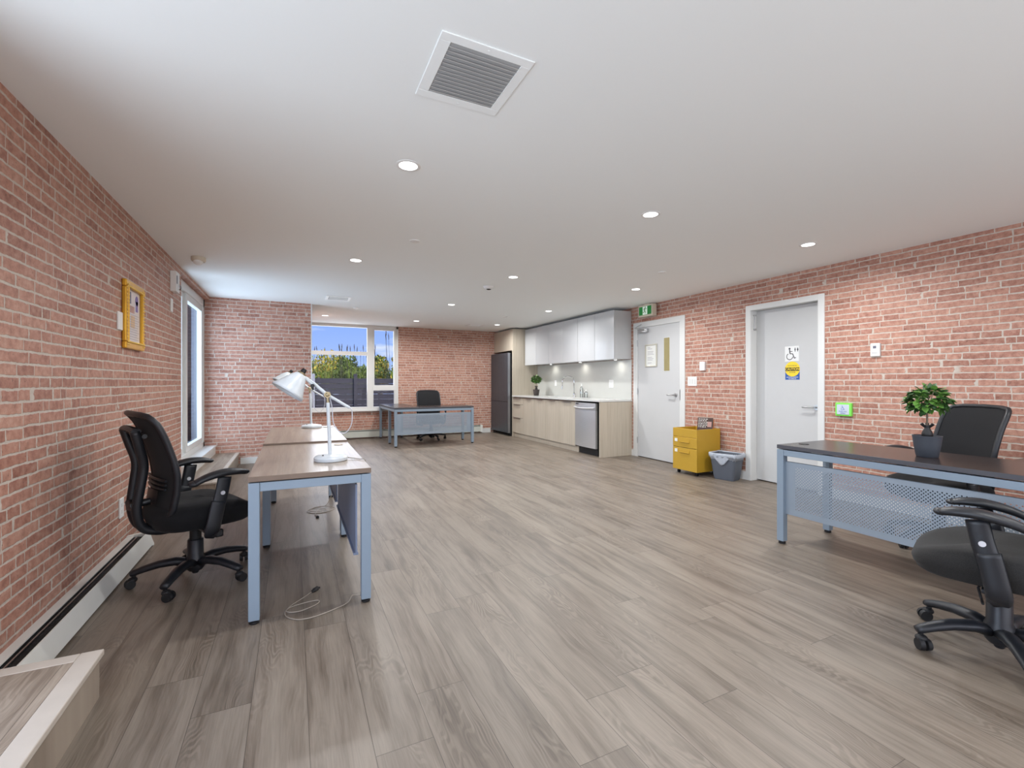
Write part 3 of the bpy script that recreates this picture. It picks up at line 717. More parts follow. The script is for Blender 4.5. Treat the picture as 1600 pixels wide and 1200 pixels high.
def ho_extra(t):
    b = B(); b.box(.02, .05, -.052, -.05, .08, .16); b.build('grille', M['slate'], t)
    b = B(); b.ball((.13, -.045, .06), .03, (1, .8, 1)); b.build('strobe', M['clear'], t, smooth=True)
wallbox('fire_alarm', 'white fire alarm horn high on the left wall', 'alarm', 5.46, 2.10, .15, .20, .05, M['whitep'], ho_extra, 90, XL)
wallbox('wall_plate', 'narrow blank plate below the fire alarm horn', 'wall plate', 5.46, 1.90, .08, .13, .01, M['whitep'], None, 90, XL)
def out_extra(t):
    for z in (.03, .075):
        b = B(); b.box(.025, .052, -.0125, -.0095, z, z+.026, .002); b.build('socket', M['trim'], t)
wallbox('power_outlet', 'white power outlet low on the left wall behind the chair', 'outlet', 4.0, .26, .08, .135, .01, M['whitep'], out_extra, 90, XL)

# ---------------------------------------------------------------- ceiling things
lights = [(.59, 2.59), (2.365, 2.57), (4.15, 2.52), (.57, 4.82), (2.32, 4.79), (4.08, 4.71), (2.255, 6.9), (3.97, 6.8), (.53, 9.02), (2.22, 9.03), (3.92, 8.88)]
names = ['nearest to the vent grille', 'nearest to the camera on the middle line', 'over the right wall desk', 'left of the sprinkler cap near the picture side', 'right of centre beside the smoke detector',
         'above the exit sign end', 'in the middle beyond the smoke detector', 'in front of the kitchen cupboards', 'by the far window left end', 'before the far window right end', 'in front of the fridge']
lbl = ['biggest round recessed ceiling light, left of centre below the large vent', 'large round recessed ceiling light right of centre in the nearest row', 'round recessed ceiling light nearest the right brick wall',
       'round recessed ceiling light between the left wall sensor and ceiling middle', 'round recessed ceiling light just left of and nearest the smoke detector', 'round recessed ceiling light just in front of the exit sign',
       'small recessed ceiling light in the room middle beyond the smoke detector', 'small recessed ceiling light in front of the white kitchen cupboards', 'small recessed ceiling light beside the pinkish brick corner before the far window',
       'small recessed ceiling light above the far desk', 'small recessed ceiling light in front of the fridge cupboard']
lbl[4] = 'round recessed ceiling light immediately nearer than the smoke detector'
def downlight():
    t = thing('ceiling_light', 'x', 'ceiling light', (0, 0, C), 0, 'recessed ceiling lights')
    b = B(); b.lathe([(.052, -.0035), (.066, -.005), (.070, -.0025), (.070, -.0003), (.05, -.0003), (.052, -.0035)], seg=32, caps=False); b.build('trim_ring', M['whitep'], t, smooth='auto')
    b = B(); b.lathe([(.0525, -.0032), (.0525, -.0006)], seg=28); b.build('diffuser', M['bulb'], t)
    return t
proto = downlight()
for i, (x, y) in enumerate(lights):
    o = proto if i == 0 else copy_tree(proto)
    o.location = (x, y, C); o['label'] = lbl[i]
    la = area('lamp', (0, 0, -.012), (0, 0, 0), .11, .11, 21.5, (.975, .99, 1), 'DISK', 165); la.parent = o
for x, y in [(.6, .35), (2.4, .35), (4.15, .3), (.6, -1.4), (2.4, -1.4), (4.15, -1.4)]:
    la = area('lamp_behind_camera', (x, y, C-.012), (0, 0, 0), .11, .11, 21.5, (.975, .99, 1), 'DISK', 165)

t = thing('ceiling_vent', 'large square white louvred air vent in the ceiling', 'air vent', (.47, 1.54, C))
W_, D_ = .37, .39
b = B()
for x0, x1, y0, y1 in [(0, W_, 0, .04), (0, W_, D_-.045, D_), (0, .045, .04, D_-.045), (W_-.04, W_, .04, D_-.045)]: b.box(x0, x1, y0, y1, -.005, -.0005, .002)
for x, y in [(W_/2, .02), (W_/2, D_-.02)]: b.cyl((x, y, -.0065), (x, y, -.004), .004, seg=10)
b.build('frame', M['ceiling'], t)
b = B(); b.box(.045, W_-.04, .04, D_-.045, -.0015, -.0005); b.build('backing', M['vback'], t)
nl = 13
for i in range(nl):
    y = .047+(D_-.097)*(i+.5)/nl
    b = B(); b.prism([(y+.0065, -.002), (y+.008, -.002), (y-.0035, -.0105), (y-.0055, -.0105)], 'x', .046, W_-.041); b.build('louvre', M['whitep'], t)
t = thing('ceiling_vent', 'small white louvred air vent before the brick corner', 'air vent', (.425, 6.93, C))
b = B()
for x0, x1, y0, y1 in [(0, .34, 0, .04), (0, .34, .3, .34), (0, .04, .04, .3), (.3, .34, .04, .3)]: b.box(x0, x1, y0, y1, -.008, -.0005, .003)
b.build('frame', M['whitep'], t)
b = B(); b.box(.04, .3, .04, .3, -.002, -.0005); b.build('backing', M['blackm'], t)
for i in range(12):
    x = .045+.25*(i+.5)/12
    b = B(); b.box(x-.0055, x+.0055, .04, .3, -.007, -.004); b.build('louvre', M['whitep'], t)
t = thing('ceiling_vent', 'faint flat white vent panel in the ceiling above the far desk', 'air vent', (3.35, 9.0, C))
b = B(); b.box(0, .35, 0, .35, -.005, -.0005, .002); b.build('frame', M['whitep'], t)
b = B()
for i in range(8): b.box(.04, .31, .045+i*.034, .06+i*.034, -.0065, -.005)
b.build('louvres', M['ceiling'], t)
for i, (x, y, l) in enumerate([(.953, 3.93, 'flat white sprinkler cap left of ceiling middle, nearest one'), (3.71, 3.85, 'flat white sprinkler cap on the ceiling before the exit sign'), (3.57, 7.72, 'tiny sprinkler cap in front of the kitchen cupboards'), (.93, 7.86, 'tiny sprinkler cap beyond the small air vent')]):
    b = B(); b.lathe([(.038, -.011), (.042, -.009), (.042, -.0005)], seg=28, c=(0, 0, 0)); o = b.build('sprinkler_cap', M['whitep'], None, smooth='auto', loc=(x, y, C)); tag(o, l, 'sprinkler', 'ceiling sprinkler caps')
t = thing('smoke_detector', 'small round white smoke detector in mid ceiling', 'smoke detector', (2.265, 5.40, C))
b = B(); b.lathe([(.03, -.035), (.05, -.03), (.065, -.012), (.07, -.0005)], seg=32); b.build('housing', M['whitep'], t, smooth='auto')
b = B(); b.lathe([(.018, -.042), (.03, -.038), (.03, -.034)], seg=24); b.build('sensor', M['black'], t)
t = thing('motion_sensor', 'grey-brown motion sensor in the ceiling near the left wall', 'sensor', (-.84, 5.38, C))
b = B(); b.lathe([(.055, -.045), (.062, -.03), (.062, -.0005)], seg=28); b.build('housing', M['cream'], t, smooth='auto')
b = B(); b.ball((.0, -.02, -.05), .042, (1, 1, .8)); b.build('lens', M['whitep'], t, smooth=True)

# ---------------------------------------------------------------- kitchen (local x = world -Y from the left end, y into the wall)
XF = 4.42; DK = XR-XF-.003; YK = 9.15
def kit(name, label, cat, y, rz=-90, x=None, z=0, group=None): return thing(name, label, cat, (XF if x is None else x, y, z), rz, group)
def basecab(y0, y1, label, drawers=False):
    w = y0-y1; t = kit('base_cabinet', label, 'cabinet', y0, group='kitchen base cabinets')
    b = B(); b.box(.001, w-.001, .02, DK, .10, .885); b.build('body', M['taupe_edge'], t)  # dark body colour stands in for shadow in the gaps between fronts
    if drawers:
        zs = [(.102, .435), (.441, .725), (.731, .862)]
        for z0, z1 in zs:
            b = B(); b.box(.0042, w-.0042, 0, .019, z0, z1, .001); o = b.build('drawer', M['oak'], t)
            b = B(); b.box(.06, w*.75, -.022, .0, z1-.004, z1-.0005); b.box(.06, w*.75, -.022, -.019, z1-.014, z1-.004); b.build('pull', M['nickel'], o)
    else:
        b = B(); b.box(.0042, w-.0042, 0, .019, .102, .862, .001); o = b.build('door', M['oak'], t)
        b = B(); b.box(.13, w-.13, -.02, .0, .8585, .8615); b.box(.13, w-.13, -.02, -.017, .850, .8585); b.build('pull', M['nickel'], o)
ys = [9.15, 8.65, 8.16, 7.68, 7.20, 6.65]
ll = ['three-drawer oak-look base cabinet next to the tall fridge panel', 'single-door oak-look base cabinet right of the drawers', 'oak-look base cabinet left of the sink door pair', 'oak-look base cabinet below the tap', 'oak-look base cabinet next to the dishwasher']
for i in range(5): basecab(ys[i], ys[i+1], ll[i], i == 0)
b = B(); b.box(0, ys[0]-6.60, .035, .05, 0, .10); o = b.build('toe_kick', M['oak'], None); o.location = (XF, YK, 0); o.rotation_euler = (0, 0, R_(-90)); tag(o, 'long oak-look toe kick board under the base cabinets', 'toe kick')
# dishwasher
t = kit('dishwasher', 'stainless steel dishwasher at the right end of the kitchen run', 'dishwasher', 6.645)
w = .60
b = B(); b.box(.003, w-.003, .03, DK-.05, .10, .868); b.build('body', M['blackm'], t)
def dwf(u, v):
    z = .125+v*(.858-.125); x = .004+u*(w-.008)
    y = -.02-.012*math.sin(PI*min(1, u))**.5*1.0
    return Vector((x, y, z))
b = B(); prof = [(.004, .028)]+[(.004+(w-.008)*i/16, -.012-.016*math.sin(PI*i/16)) for i in range(17)]+[(w-.004, .028)]
b.prism(prof, 'z', .125, .752); b.prism(prof, 'z', .756, .862); b.build('door', M['steel'], t, smooth='auto')
b = B(); b.tube(bez([(.03, -.02, .79), (.04, -.05, .785), (w/2, -.078, .775), (w-.04, -.05, .785), (w-.03, -.02, .79)], 8), .011, 10); b.build('handle', M['steel'], t, smooth=True)
b = B(); b.box(.02, w-.02, .05, .07, .003, .10); b.build('kick_plate', M['black'], t)
b = B(); b.box(.05, .13, -.0305, -.024, .835, .85); b.build('badge', M['black'], t)
# end panel, tall panel, worktop, splash
b = B(); b.box(0, .024, -.002, DK, 0, .888); o = b.build('end_panel', M['oak'], None); o.location = (XF, 5.965, 0); o.rotation_euler = (0, 0, R_(-90)); tag(o, 'oak-look end panel closing the kitchen run beside the door', 'panel')
b = B(); b.box(0, .03, -.002, DK, 0, 2.405); o = b.build('divider_panel', M['oak'], None); o.location = (XF, YK+.032, 0); o.rotation_euler = (0, 0, R_(-90)); tag(o, 'full-height oak-look panel between fridge and worktop', 'panel')
b = B(); Lw = YK-5.935
sx0, sx1 = YK-8.05, YK-7.55
b.box(0, sx0, -.02, DK, .892, .92); b.box(sx1, Lw, -.02, DK, .892, .92); b.box(sx0, sx1, -.02, .12, .892, .92); b.box(sx0, sx1, .50, DK, .892, .92)
o = b.build('worktop', M['quartz'], None); o.location = (XF, YK, 0); o.rotation_euler = (0, 0, R_(-90)); tag(o, 'continuous white quartz worktop over the base cabinets', 'worktop')
t = kit('kitchen_sink', 'undermount steel sink set in the white worktop', 'sink', YK)
b = B(); b.box(sx0+.002, sx1-.002, .13, .135, .8866, .891); 
for a in [(sx0+.002, sx1-.002, .122, .13, .8863, .9), (sx0+.002, sx1-.002, .49, .498, .8863, .9), (sx0+.002, sx0+.01, .13, .49, .8863, .9), (sx1-.01, sx1-.002, .13, .49, .8863, .9), (sx0+.01, sx1-.01, .13, .49, .8863, .889)]: b.box(*a)
b.build('bowl', M['steel'], t)
b = B(); b.box(0, Lw-.01, DK-.012, DK, .9205, 1.586); o = b.build('backsplash', M['splash'], None); o.location = (XF, YK, 0); o.rotation_euler = (0, 0, R_(-90)); tag(o, 'pale grey slab backsplash between worktop and wall cupboards', 'backsplash')
# faucet
t = kit('faucet', 'tall chrome gooseneck kitchen tap at the sink', 'tap', YK)
fx = YK-7.52
b = B(); b.lathe([(.028, .9205), (.028, .93), (.022, .94), (.022, .985)], c=(fx, .55, 0), seg=20); b.build('base', M['chrome'], t, smooth='auto')
b = B(); pts = [(fx, .55, .98), (fx, .55, 1.22)]+[(fx-.09*(1-math.cos(a))*.9, .55-.085*(1-math.cos(a)), 1.22+.11*math.sin(a)) for a in [R_(x) for x in range(15, 181, 15)]]
pts.append((fx-.165, .38, 1.13)); b.tube(pts, .0115, 10); b.build('spout', M['chrome'], t, smooth=True)
b = B(); b.cyl((fx-.164, .381, 1.14), (fx-.168, .377, 1.07), .016, .014); b.build('spray_head', M['chrome'], t, smooth='auto')
b = B(); b.cyl((fx, .55, .965), (fx+.07, .53, .985), .008); b.build('handle', M['chrome'], t, smooth='auto')
# soap bottles: two clear ones on the worktop
def bottle(label, x, y, h, r, pump):
    t = thing('soap_bottle', label, 'bottle', (XF+y, YK-x, .9205), -90)
    b = B(); b.lathe([(r*.9, 0), (r, .006), (r, h*.62), (r*.45, h*.76), (r*.4, h*.82)], seg=20); b.build('bottle_body', M['clear'], t, smooth='auto')
    b = B(); b.cyl((0, 0, h*.82), (0, 0, h*.9), r*.42); b.cyl((0, 0, h*.9), (0, 0, h), r*.15); 
    if pump: b.box(-.03, .008, -.006, .006, h*.985, h)
    b.build('pump_top', M['whitep'], t, smooth='auto')
bottle('tall clear soap bottle right of the chrome tap', YK-7.28, .56, .26, .03, True)
bottle('short clear soap bottle beside the taller soap bottle', YK-7.12, .55, .15, .034, False)
t = kit('power_outlet', 'white outlet plate on the backsplash left of the tap', 'outlet', YK)
b = B(); b.box(YK-8.35-.04, YK-8.35+.04, DK-.018, DK-.0125, 1.13, 1.25, .002); b.build('cover', M['whitep'], t)
t = kit('power_outlet', 'white double outlet plate on the backsplash above the dishwasher', 'outlet', YK)
b = B(); b.box(YK-6.47-.06, YK-6.47+.06, DK-.018, DK-.0125, 1.11, 1.25, .002); b.build('cover', M['whitep'], t)
for zz in (1.13, 1.19):
    for xx in (-.035, .01):
        b = B(); b.box(YK-6.47+xx, YK-6.47+xx+.028, DK-.0205, DK-.0178, zz, zz+.04, .001); b.build('socket', M['trim'], t)
# wall cupboards
yu = [9.118, 8.59, 8.07, 7.51, 7.02, 6.49, 5.96]
XU = 4.71
lu = ['white gloss wall cupboard touching the tall fridge panel', 'second white gloss wall cupboard from the fridge panel', 'third white gloss wall cupboard from the fridge panel', 'white gloss wall cupboard third from the door end', 'white gloss wall cupboard second from the door end', 'white gloss wall cupboard at the door end of the row']
for i in range(6):
    y0, y1 = yu[i], yu[i+1]; w = y0-y1
    t = thing('wall_cabinet', lu[i], 'cabinet', (XU, y0, 0), -90, 'white gloss wall cupboards')
    b = B(); b.box(.0008, w-.0008, .02, XR-XU-.002, 1.592, 2.385); b.build('body', M['gloss_white'], t)
    b = B(); b.box(.003, w-.003, 0, .0195, 1.588, 2.387, .0012); b.build('door', M['gloss_white'], t)
for i, yy in enumerate([8.35, 7.25, 6.2]):
    t = thing('undercabinet_light', ['small round light under the cupboards at the plant end', 'small round light under the cupboards above the soap bottles', 'small round light under the cupboards at the door end'][i], 'light', (XU+.22, yy, 1.592), 0, 'under-cupboard lights')
    b = B(); b.lathe([(.03, -.008), (.034, -.006), (.034, 0)], seg=20); b.build('housing', M['whitep'], t)
    b = B(); b.lathe([(.022, -.0095), (.022, -.008)], seg=20); b.build('diffuser', M['bulb'], t)
    la = area('lamp', (0, 0, -.015), (0, R_(-12), 0), .04, .04, .8, (1, .97, .9), 'DISK', 150); la.parent = t
# over-fridge cabinet and fridge
t = kit('fridge_cabinet', 'oak-look cupboard above the fridge', 'cabinet', YB-.005)
w = YB-.005-(YK+.034)
b = B(); b.box(.001, w, .02, DK, 1.93, 2.405); b.build('body', M['oak'], t)
b = B(); b.box(.003, w-.002, 0, .019, 1.925, 2.403, .001); b.build('door', M['oak'], t)
t = kit('refrigerator', 'black steel french-door refrigerator in the far corner', 'refrigerator', YB-.03, x=4.33)
w = YB-.03-9.225
b = B(); b.box(.004, w-.004, .06, .70, .03, 1.86); b.build('body', M['blackm'], t)
for x0, x1, z0, z1, nm in [(.0, w*.5-.002, .775, 1.875, 'door'), (w*.5+.002, w, .775, 1.875, 'door'), (0, w, .07, .765, 'freezer_drawer')]:
    b = B(); b.box(x0, x1, 0, .055, z0, z1, .004); o = b.build(nm, M['black_steel'], t)
b = B(); b.box(w-.0005, w+.002, .004, .06, .07, 1.872); b.build('door_edge', M['fridge_side'], t)
b = B(); b.box(w*.5-.002, w*.5+.002, .002, .03, .78, 1.87); b.build('centre_seam', M['fridge_side'], t)
b = B(); b.box(.0, w, .002, .03, .762, .776); b.build('handle_recess', M['blackm'], t)
b = B()
for x in (.1, w-.1): b.cyl((x, .12, 0), (x, .12, .035), .02); b.cyl((x, .6, 0), (x, .6, .035), .02)
b.box(.02, w-.02, .06, .1, .003, .05); b.build('feet', M['black'], t)

# ---------------------------------------------------------------- desks
def desk_frame(t, x0, x1, y0, y1, h, top_t=.028, lw=.05, rails=True):
    hz = h-top_t-.006
    def leg(x, y):
        b = B(); b.box(x-lw/2, x+lw/2, y-lw/2, y+lw/2, .02, hz, .003); o = b.build('leg', M['frame'], t)
        b = B(); b.lathe([(.020, 0), (.024, .004), (.024, .012), (.012, .02)], c=(x, y, 0), seg=16); b.build('levelling_foot', M['black'], o, smooth='auto')
    X0, X1, Y0, Y1 = x0+lw/2, x1-lw/2, y0+lw/2, y1-lw/2
    for x in (X0, X1):
        for y in (Y0, Y1): leg(x, y)
    b = B()
    for x in (X0, X1): b.box(x-lw/2+.001, x+lw/2-.001, Y0+lw/2, Y1-lw/2, hz-.045, hz-.001, .002)
    for y in (Y0, Y1): b.box(X0+lw/2, X1-lw/2, y-.02, y+.02, hz-.045, hz-.001, .002)
    b.build('rail', M['frame'], t)
    b = B()
    for x in (X0, X1):
        for f in (.22, .75): b.box(x-.02, x+.02, y0+(y1-y0)*f-.02, y0+(y1-y0)*f+.02, hz-.001, hz+.0055)
    b.build('spacer', M['frame'], t)
    return hz
def simple_desk(label, y0, y1, h, mat):
    # long axis = world Y; local x = world -Y?  keep local = world axes
    t = thing('office_desk', label, 'desk', (-.20, y0, 0), 0, 'taupe desks in a row')
    W_, L_ = .585, y1-y0
    hz = desk_frame(t, 0, W_, 0.005, L_-.005, h)
    b = B(); b.box(0, W_, 0, L_, h-.028, h-.001, .002); o = b.build('desktop', [mat, M['taupe_edge']], t)
    for p in o.data.polygons:
        if abs(p.normal.z) < .7: p.material_index = 1
    b = B(); b.box(W_-.075, W_-.066, .06, L_-.06, .26, .64); b.box(W_-.085, W_-.060, .06, L_-.06, .25, .262); b.build('modesty_panel', M['panel'], t)
    b = B(); b.lathe([(.03, h-.001), (.032, h+.002), (.026, h+.0025)], c=(W_-.08, L_-.17, 0), seg=24); b.build('grommet', M['cream'], t)
    return t
simple_desk('nearer taupe wood desk with blue-grey legs beside the office chair', 2.575, 3.80, .737, M['taupe'])
simple_desk('farther taupe wood desk pushed against the nearer one, lamp base on it', 3.815, 5.16, .75, M['taupe'])

def l_desk(label, loc, rz, mirror, L_=1.56, D_=.62, h=.737, ret_w=.5, ret_l=1.08):
    t = thing('office_desk', label, 'desk', loc, rz, 'dark L-shaped desks')
    hz = desk_frame(t, 0, L_, 0, D_, h)
    b = B(); b.box(0, L_, 0, D_, h-.028, h, .002); o = b.build('desktop', [M['espresso'], M['espresso_edge']], t)
    for p in o.data.polygons:
        if abs(p.normal.z) < .7: p.material_index = 1
    r0, r1 = (L_-ret_w, L_) if mirror else (0, ret_w)
    b = B(); b.box(r0, r1, D_+.001, D_+ret_l, h-.028, h, .002); o = b.build('return_top', [M['espresso'], M['espresso_edge']], t)
    for p in o.data.polygons:
        if abs(p.normal.z) < .7: p.material_index = 1
    lw = .05
    for x in (r0+lw/2, r1-lw/2):
        y = D_+ret_l-lw/2
        b = B(); b.box(x-lw/2, x+lw/2, y-lw/2, y+lw/2, .02, hz, .003); o = b.build('leg', M['frame'], t)
        b = B(); b.lathe([(.020, 0), (.024, .004), (.024, .012), (.012, .02)], c=(x, y, 0), seg=16); b.build('levelling_foot', M['black'], o)
    b = B()
    for x in (r0+.025, r1-.025): b.box(x-.02, x+.02, D_, D_+ret_l-.05, hz-.045, hz-.001)
    b.box(r0+.05, r1-.05, D_+ret_l-.045, D_+ret_l-.005, hz-.045, hz-.001); b.build('return_rail', M['frame'], t)
    b = B(); b.box(lw+.0, L_-lw, .03, .034, .225, .615); b.box(lw, L_-lw, .034, .05, .225, .228); b.box(lw, L_-lw, .034, .05, .612, .615)
    b.build('modesty_panel', M['perf'], t)
    b = B(); gx = .08 if mirror else L_-.08
    b.lathe([(.028, h), (.034, h+.0015), (.030, h+.004), (.02, h+.004)], c=(gx, D_*.32, 0), seg=24); b.build('grommet', M['black'], t)
    return t
M['perf'] = perf_mat('perforated_sheet', srgb(146, 158, 170), .12, 1.42, .265, .585)
l_desk('dark-topped L-shaped desk in the right foreground with potted plant', (3.275, 2.22, 0), -90, True)
l_desk('dark-topped L-shaped desk at the far end beside the window', (1.685, 8.50, 0), 0, False, ret_l=1.03)

# ---------------------------------------------------------------- office chairs
def make_chair(label, seatmat, base_rot=0, arm_dz=(0, 0), group='black mesh office chairs'):
    """faces local +Y, origin on the floor under the gas column; base_rot in degrees (local)"""
    t = thing('office_chair', label, 'chair', group=group)
    P = M['blackp']
    b = B(); b.lathe([(.036, .055), (.048, .07), (.054, .10), (.050, .135), (.043, .15), (.042, .24), (.038, .245)], seg=28); b.lathe([(.014, .035), (.018, .04), (.018, .07)], seg=14)
    b.build('hub', P, t, smooth='auto')
    b = B(); b.cyl((0, 0, .24), (0, 0, .36), .031, .031); b.build('gas_column', M['blackm'], t, smooth='auto')
    for i in range(5):
        a = R_(base_rot+72*i); c, s = math.cos(a), math.sin(a)
        pts = [(r*c, r*s, z) for r, z in [(.03, .105), (.10, .122), (.18, .118), (.25, .102), (.295, .088), (.315, .082)]]
        b = B(); b.tube(pts, [.034, .033, .030, .027, .025, .021], 12, flat=(1, .74), up=(0, 0, 1)); leg = b.build('leg', P, t, smooth=True)
        cx, cy = .30*c, .30*s
        sw = a+1.1+.7*math.sin(i*2.3); dx, dy = math.cos(sw), math.sin(sw)
        b = B(); b.cyl((cx, cy, .055), (cx, cy, .085), .010)
        wx, wy = cx+.018*dx, cy+.018*dy; nx, ny = -dy, dx
        for sgn in (-1, 1): b.cyl((wx+nx*sgn*.006, wy+ny*sgn*.006, .027), (wx+nx*sgn*.024, wy+ny*sgn*.024, .027), .0265, .024, seg=20)
        b.ball((cx+.006*dx, cy+.006*dy, .048), .024, (1, 1, .7), 12)
        b.build('caster', M['blackm'], leg, smooth='auto')
    # mechanism
    b = B(); b.box(-.075, .075, -.13, .12, .325, .36, .012); b.box(-.25, .25, -.03, .05, .335, .352, .004); b.build('tilt_mechanism', P, t)
    b = B(); b.tube([(-.07, .05, .34), (-.17, .06, .33), (-.20, .05, .295), (-.24, .045, .29)], .005, 8); b.build('tilt_lever', M['blackm'], t)
    b = B(); b.tube([(.07, .05, .34), (.19, .05, .33)], .005, 8); b.box(.19, .245, .03, .075, .29, .335, .01); b.build('height_lever', P, t)
    # seat cushion: stacked superellipse rings
    def ring(sx, sy, z, cy=0.02, sag=0, n=40, p=3.2):
        out = []
        for i in range(n):
            a = 2*PI*i/n; c, s = math.cos(a), math.sin(a)
            x = sx*abs(c)**(2/p)*(1 if c >= 0 else -1); y = sy*abs(s)**(2/p)*(1 if s >= 0 else -1)
            zz = z - sag*max(0, y/sy)**3*.045 + .012*(x/sx)**2*(1 if z > .45 else 0)
            out.append((x, y+cy, zz))
        return out
    b = B(); b.loft([ring(.195, .19, .352, sag=.0), ring(.232, .232, .358, sag=.2), ring(.246, .248, .375, sag=.4), ring(.250, .253, .398, sag=.6), ring(.257, .260, .408, sag=.7), ring(.262, .266, .438, sag=.9), ring(.253, .257, .472, sag=1), ring(.215, .22, .489, sag=1), ring(.14, .15, .492, sag=.9), ring(.04, .05, .488, sag=.5)])
    b.build('seat', seatmat, t, smooth=True)
    # back: curved side profile y(z)
    prof = [(.43, -.215), (.50, -.200), (.58, -.188), (.66, -.186), (.74, -.198), (.82, -.220), (.90, -.246), (.97, -.276), (1.02, -.308)]
    def yb(z):
        if z <= prof[0][0]: return prof[0][1]
        for (z0, y0), (z1, y1) in zip(prof, prof[1:]):
            if z <= z1:
                f = (z-z0)/(z1-z0); return y0+(y1-y0)*f
        return prof[-1][1]-(z-prof[-1][0])*.5
    def hw(z):  # half width
        f = (z-.44)/(1.02-.44)
        return .210+.036*min(1, f*2.2) if f < .455 else .246-.006*(f-.455)
    def pt(u, z, push=0):
        x = u*hw(z); return Vector((x, yb(z)+.035*(abs(u)**2)+push, z))
    # frame loop
    loop = []
    n1 = 12
    for i in range(n1+1): loop.append((1, .50+(.95-.50)*i/n1))
    for a in (20, 45, 70): loop.append((1-.22*(1-math.cos(R_(a))), .95+.07*math.sin(R_(a))))
    for u in (.6, .3, 0, -.3, -.6): loop.append((u, 1.022+.006*(1-abs(u))))
    for a in (70, 45, 20): loop.append((-(1-.22*(1-math.cos(R_(a)))), .95+.07*math.sin(R_(a))))
    for i in range(n1+1): loop.append((-1, .95-(.95-.50)*i/n1))
    for a in (20, 45, 70): loop.append((-(1-.28*(1-math.cos(R_(a)))), .50-.06*math.sin(R_(a))))
    for u in (-.55, 0, .55): loop.append((u, .432))
    for a in (70, 45, 20): loop.append(((1-.28*(1-math.cos(R_(a)))), .50-.06*math.sin(R_(a))))
    pts = [pt(u, z) for u, z in loop]
    b = B(); b.tube(pts, .0165, 10, closed=True, flat=(1.0, 1.0)); b.build('back_frame', P, t, smooth=True)
    # mesh panel (filled shape: grid clipped by scaling rows)
    def lim(z):
        if z > .95: 
            s = min(1, (z-.95)/.072); return 1-.22*(1-math.sqrt(max(0, 1-s*s)))-(.35*s**6)
        if z < .50:
            s = min(1, (.50-z)/.066); return 1-.28*(1-math.sqrt(max(0, 1-s*s)))-(.2*s**6)
        return 1
    b = B(); b.grid(lambda u, v: pt((u*2-1)*.99*lim(.435+v*.587), .435+v*.587), 14, 30)
    b.build('back_mesh', M['meshb'], t, smooth=True, solid=.008)
    # lumbar support with slots behind the mesh
    b = B()
    for z in (.60, .625, .65): b.tube([pt(u, z, -.022) for u in (-.72, -.4, 0, .4, .72)], .007, 8)
    b.grid(lambda u, v: pt((u*2-1)*.45, .52+v*.07, -.03), 6, 3)
    b.build('lumbar_support', P, t, smooth='auto')
    # rear spine: two bars forming a V with open middle, joined top and bottom
    for s in (-1, 1):
        pts = bez([(s*.125, -.318, .935), (s*.11, -.296, .85), (s*.085, -.270, .74), (s*.075, -.282, .62), (s*.062, -.296, .49), (s*.05, -.27, .39), (s*.045, -.20, .35), (s*.04, -.10, .345)], 5)
        b = B(); b.tube(pts, [.019]*len(pts), 12, flat=(1.15, 1.25), up=(0, 1, .3)); b.build('spine_bar', P, t, smooth=True)
    b = B(); b.tube([(-.135, -.313, .935), (-.06, -.322, .945), (.06, -.322, .945), (.135, -.313, .935)], .019, 10, flat=(1.3, .8)); 
    b.tube([(0, -.32, .94), (0, -.272, .90)], .02, 10); b.tube([(-.13, -.275, .905), (0, -.278, .905), (.13, -.275, .905)], .013, 8)
    b.build('spine_bridge', P, t, smooth='auto')
    b = B(); b.tube([(-.06, -.305, .52), (0, -.31, .50), (.06, -.305, .52)], .02, 10); b.tube([(0, -.305, .51), (0, -.225, .52)], .02, 10); b.build('lower_link', P, t, smooth='auto')
    # arms
    for s, dz in ((-1, arm_dz[0]), (1, arm_dz[1])):
        pts = bez([(s*.22, .01, .345), (s*.275, .0, .335), (s*.298, .0, .365), (s*.302, .012, .43), (s*.303, .03, .52)], 5)
        b = B(); b.tube(pts, [.029]*len(pts), 14, flat=(1.35, .62), up=(s, 0, 0)); arm = b.build('armrest', P, t, smooth=True)
        z0 = .655+dz
        b = B(); b.tube(bez([(s*.303, .022, .47), (s*.303, .045, .57+dz), (s*.303, .06, z0)], 5), .025, 14, flat=(1.45, .62), up=(s, 0, 0)); b.build('arm_post', P, arm, smooth=True)
        pad = bez([(s*.305, -.095, z0-.018), (s*.305, -.03, z0+.008), (s*.305, .05, z0+.024), (s*.303, .12, z0+.022), (s*.300, .168, z0+.012)], 5)
        rr = [.027+.012*math.sin(PI*min(1, max(.12, i/(len(pad)-1)))) for i in range(len(pad))]
        b = B(); b.tube(pad, rr, 14, flat=(1.1, .55), up=(0, 0, 1)); b.ball(pad[0], rr[0], (1.1, .9, .55), 12); b.ball(pad[-1], rr[-1], (1.1, .9, .55), 12); b.build('arm_pad', P, arm, smooth=True)
        b = B(); kz = .565+dz
        b.cyl((s*.312, .045, kz), (s*.3215, .045, kz), .013, .011, seg=20); b.cyl((s*.284, .045, kz), (s*.294, .045, kz), .011, .013, seg=20); b.build('button', M['grey_button'], arm, smooth='auto')
    return t
def place(t, x, y, rz): t.location = (x, y, 0); t.rotation_euler = (0, 0, R_(rz))
c1 = make_chair('black mesh office chair between left wall and the taupe desk', M['seatb'], base_rot=38+63)
place(c1, -.54, 3.36, -65)
c2 = make_chair('black office chair with charcoal seat in the right foreground, cut by the frame', M['seatg'], base_rot=71-17, arm_dz=(-.01, -.075))
place(c2, 2.80, .875, 17)
c3 = copy_tree(c1); c3['label'] = 'black mesh office chair behind the far desk, facing the room'; place(c3, 2.63, 9.42, 180)
c4 = copy_tree(c1); c4['label'] = 'black mesh office chair behind the right desk against the brick wall'; place(c4, 4.29, 1.66, 60)

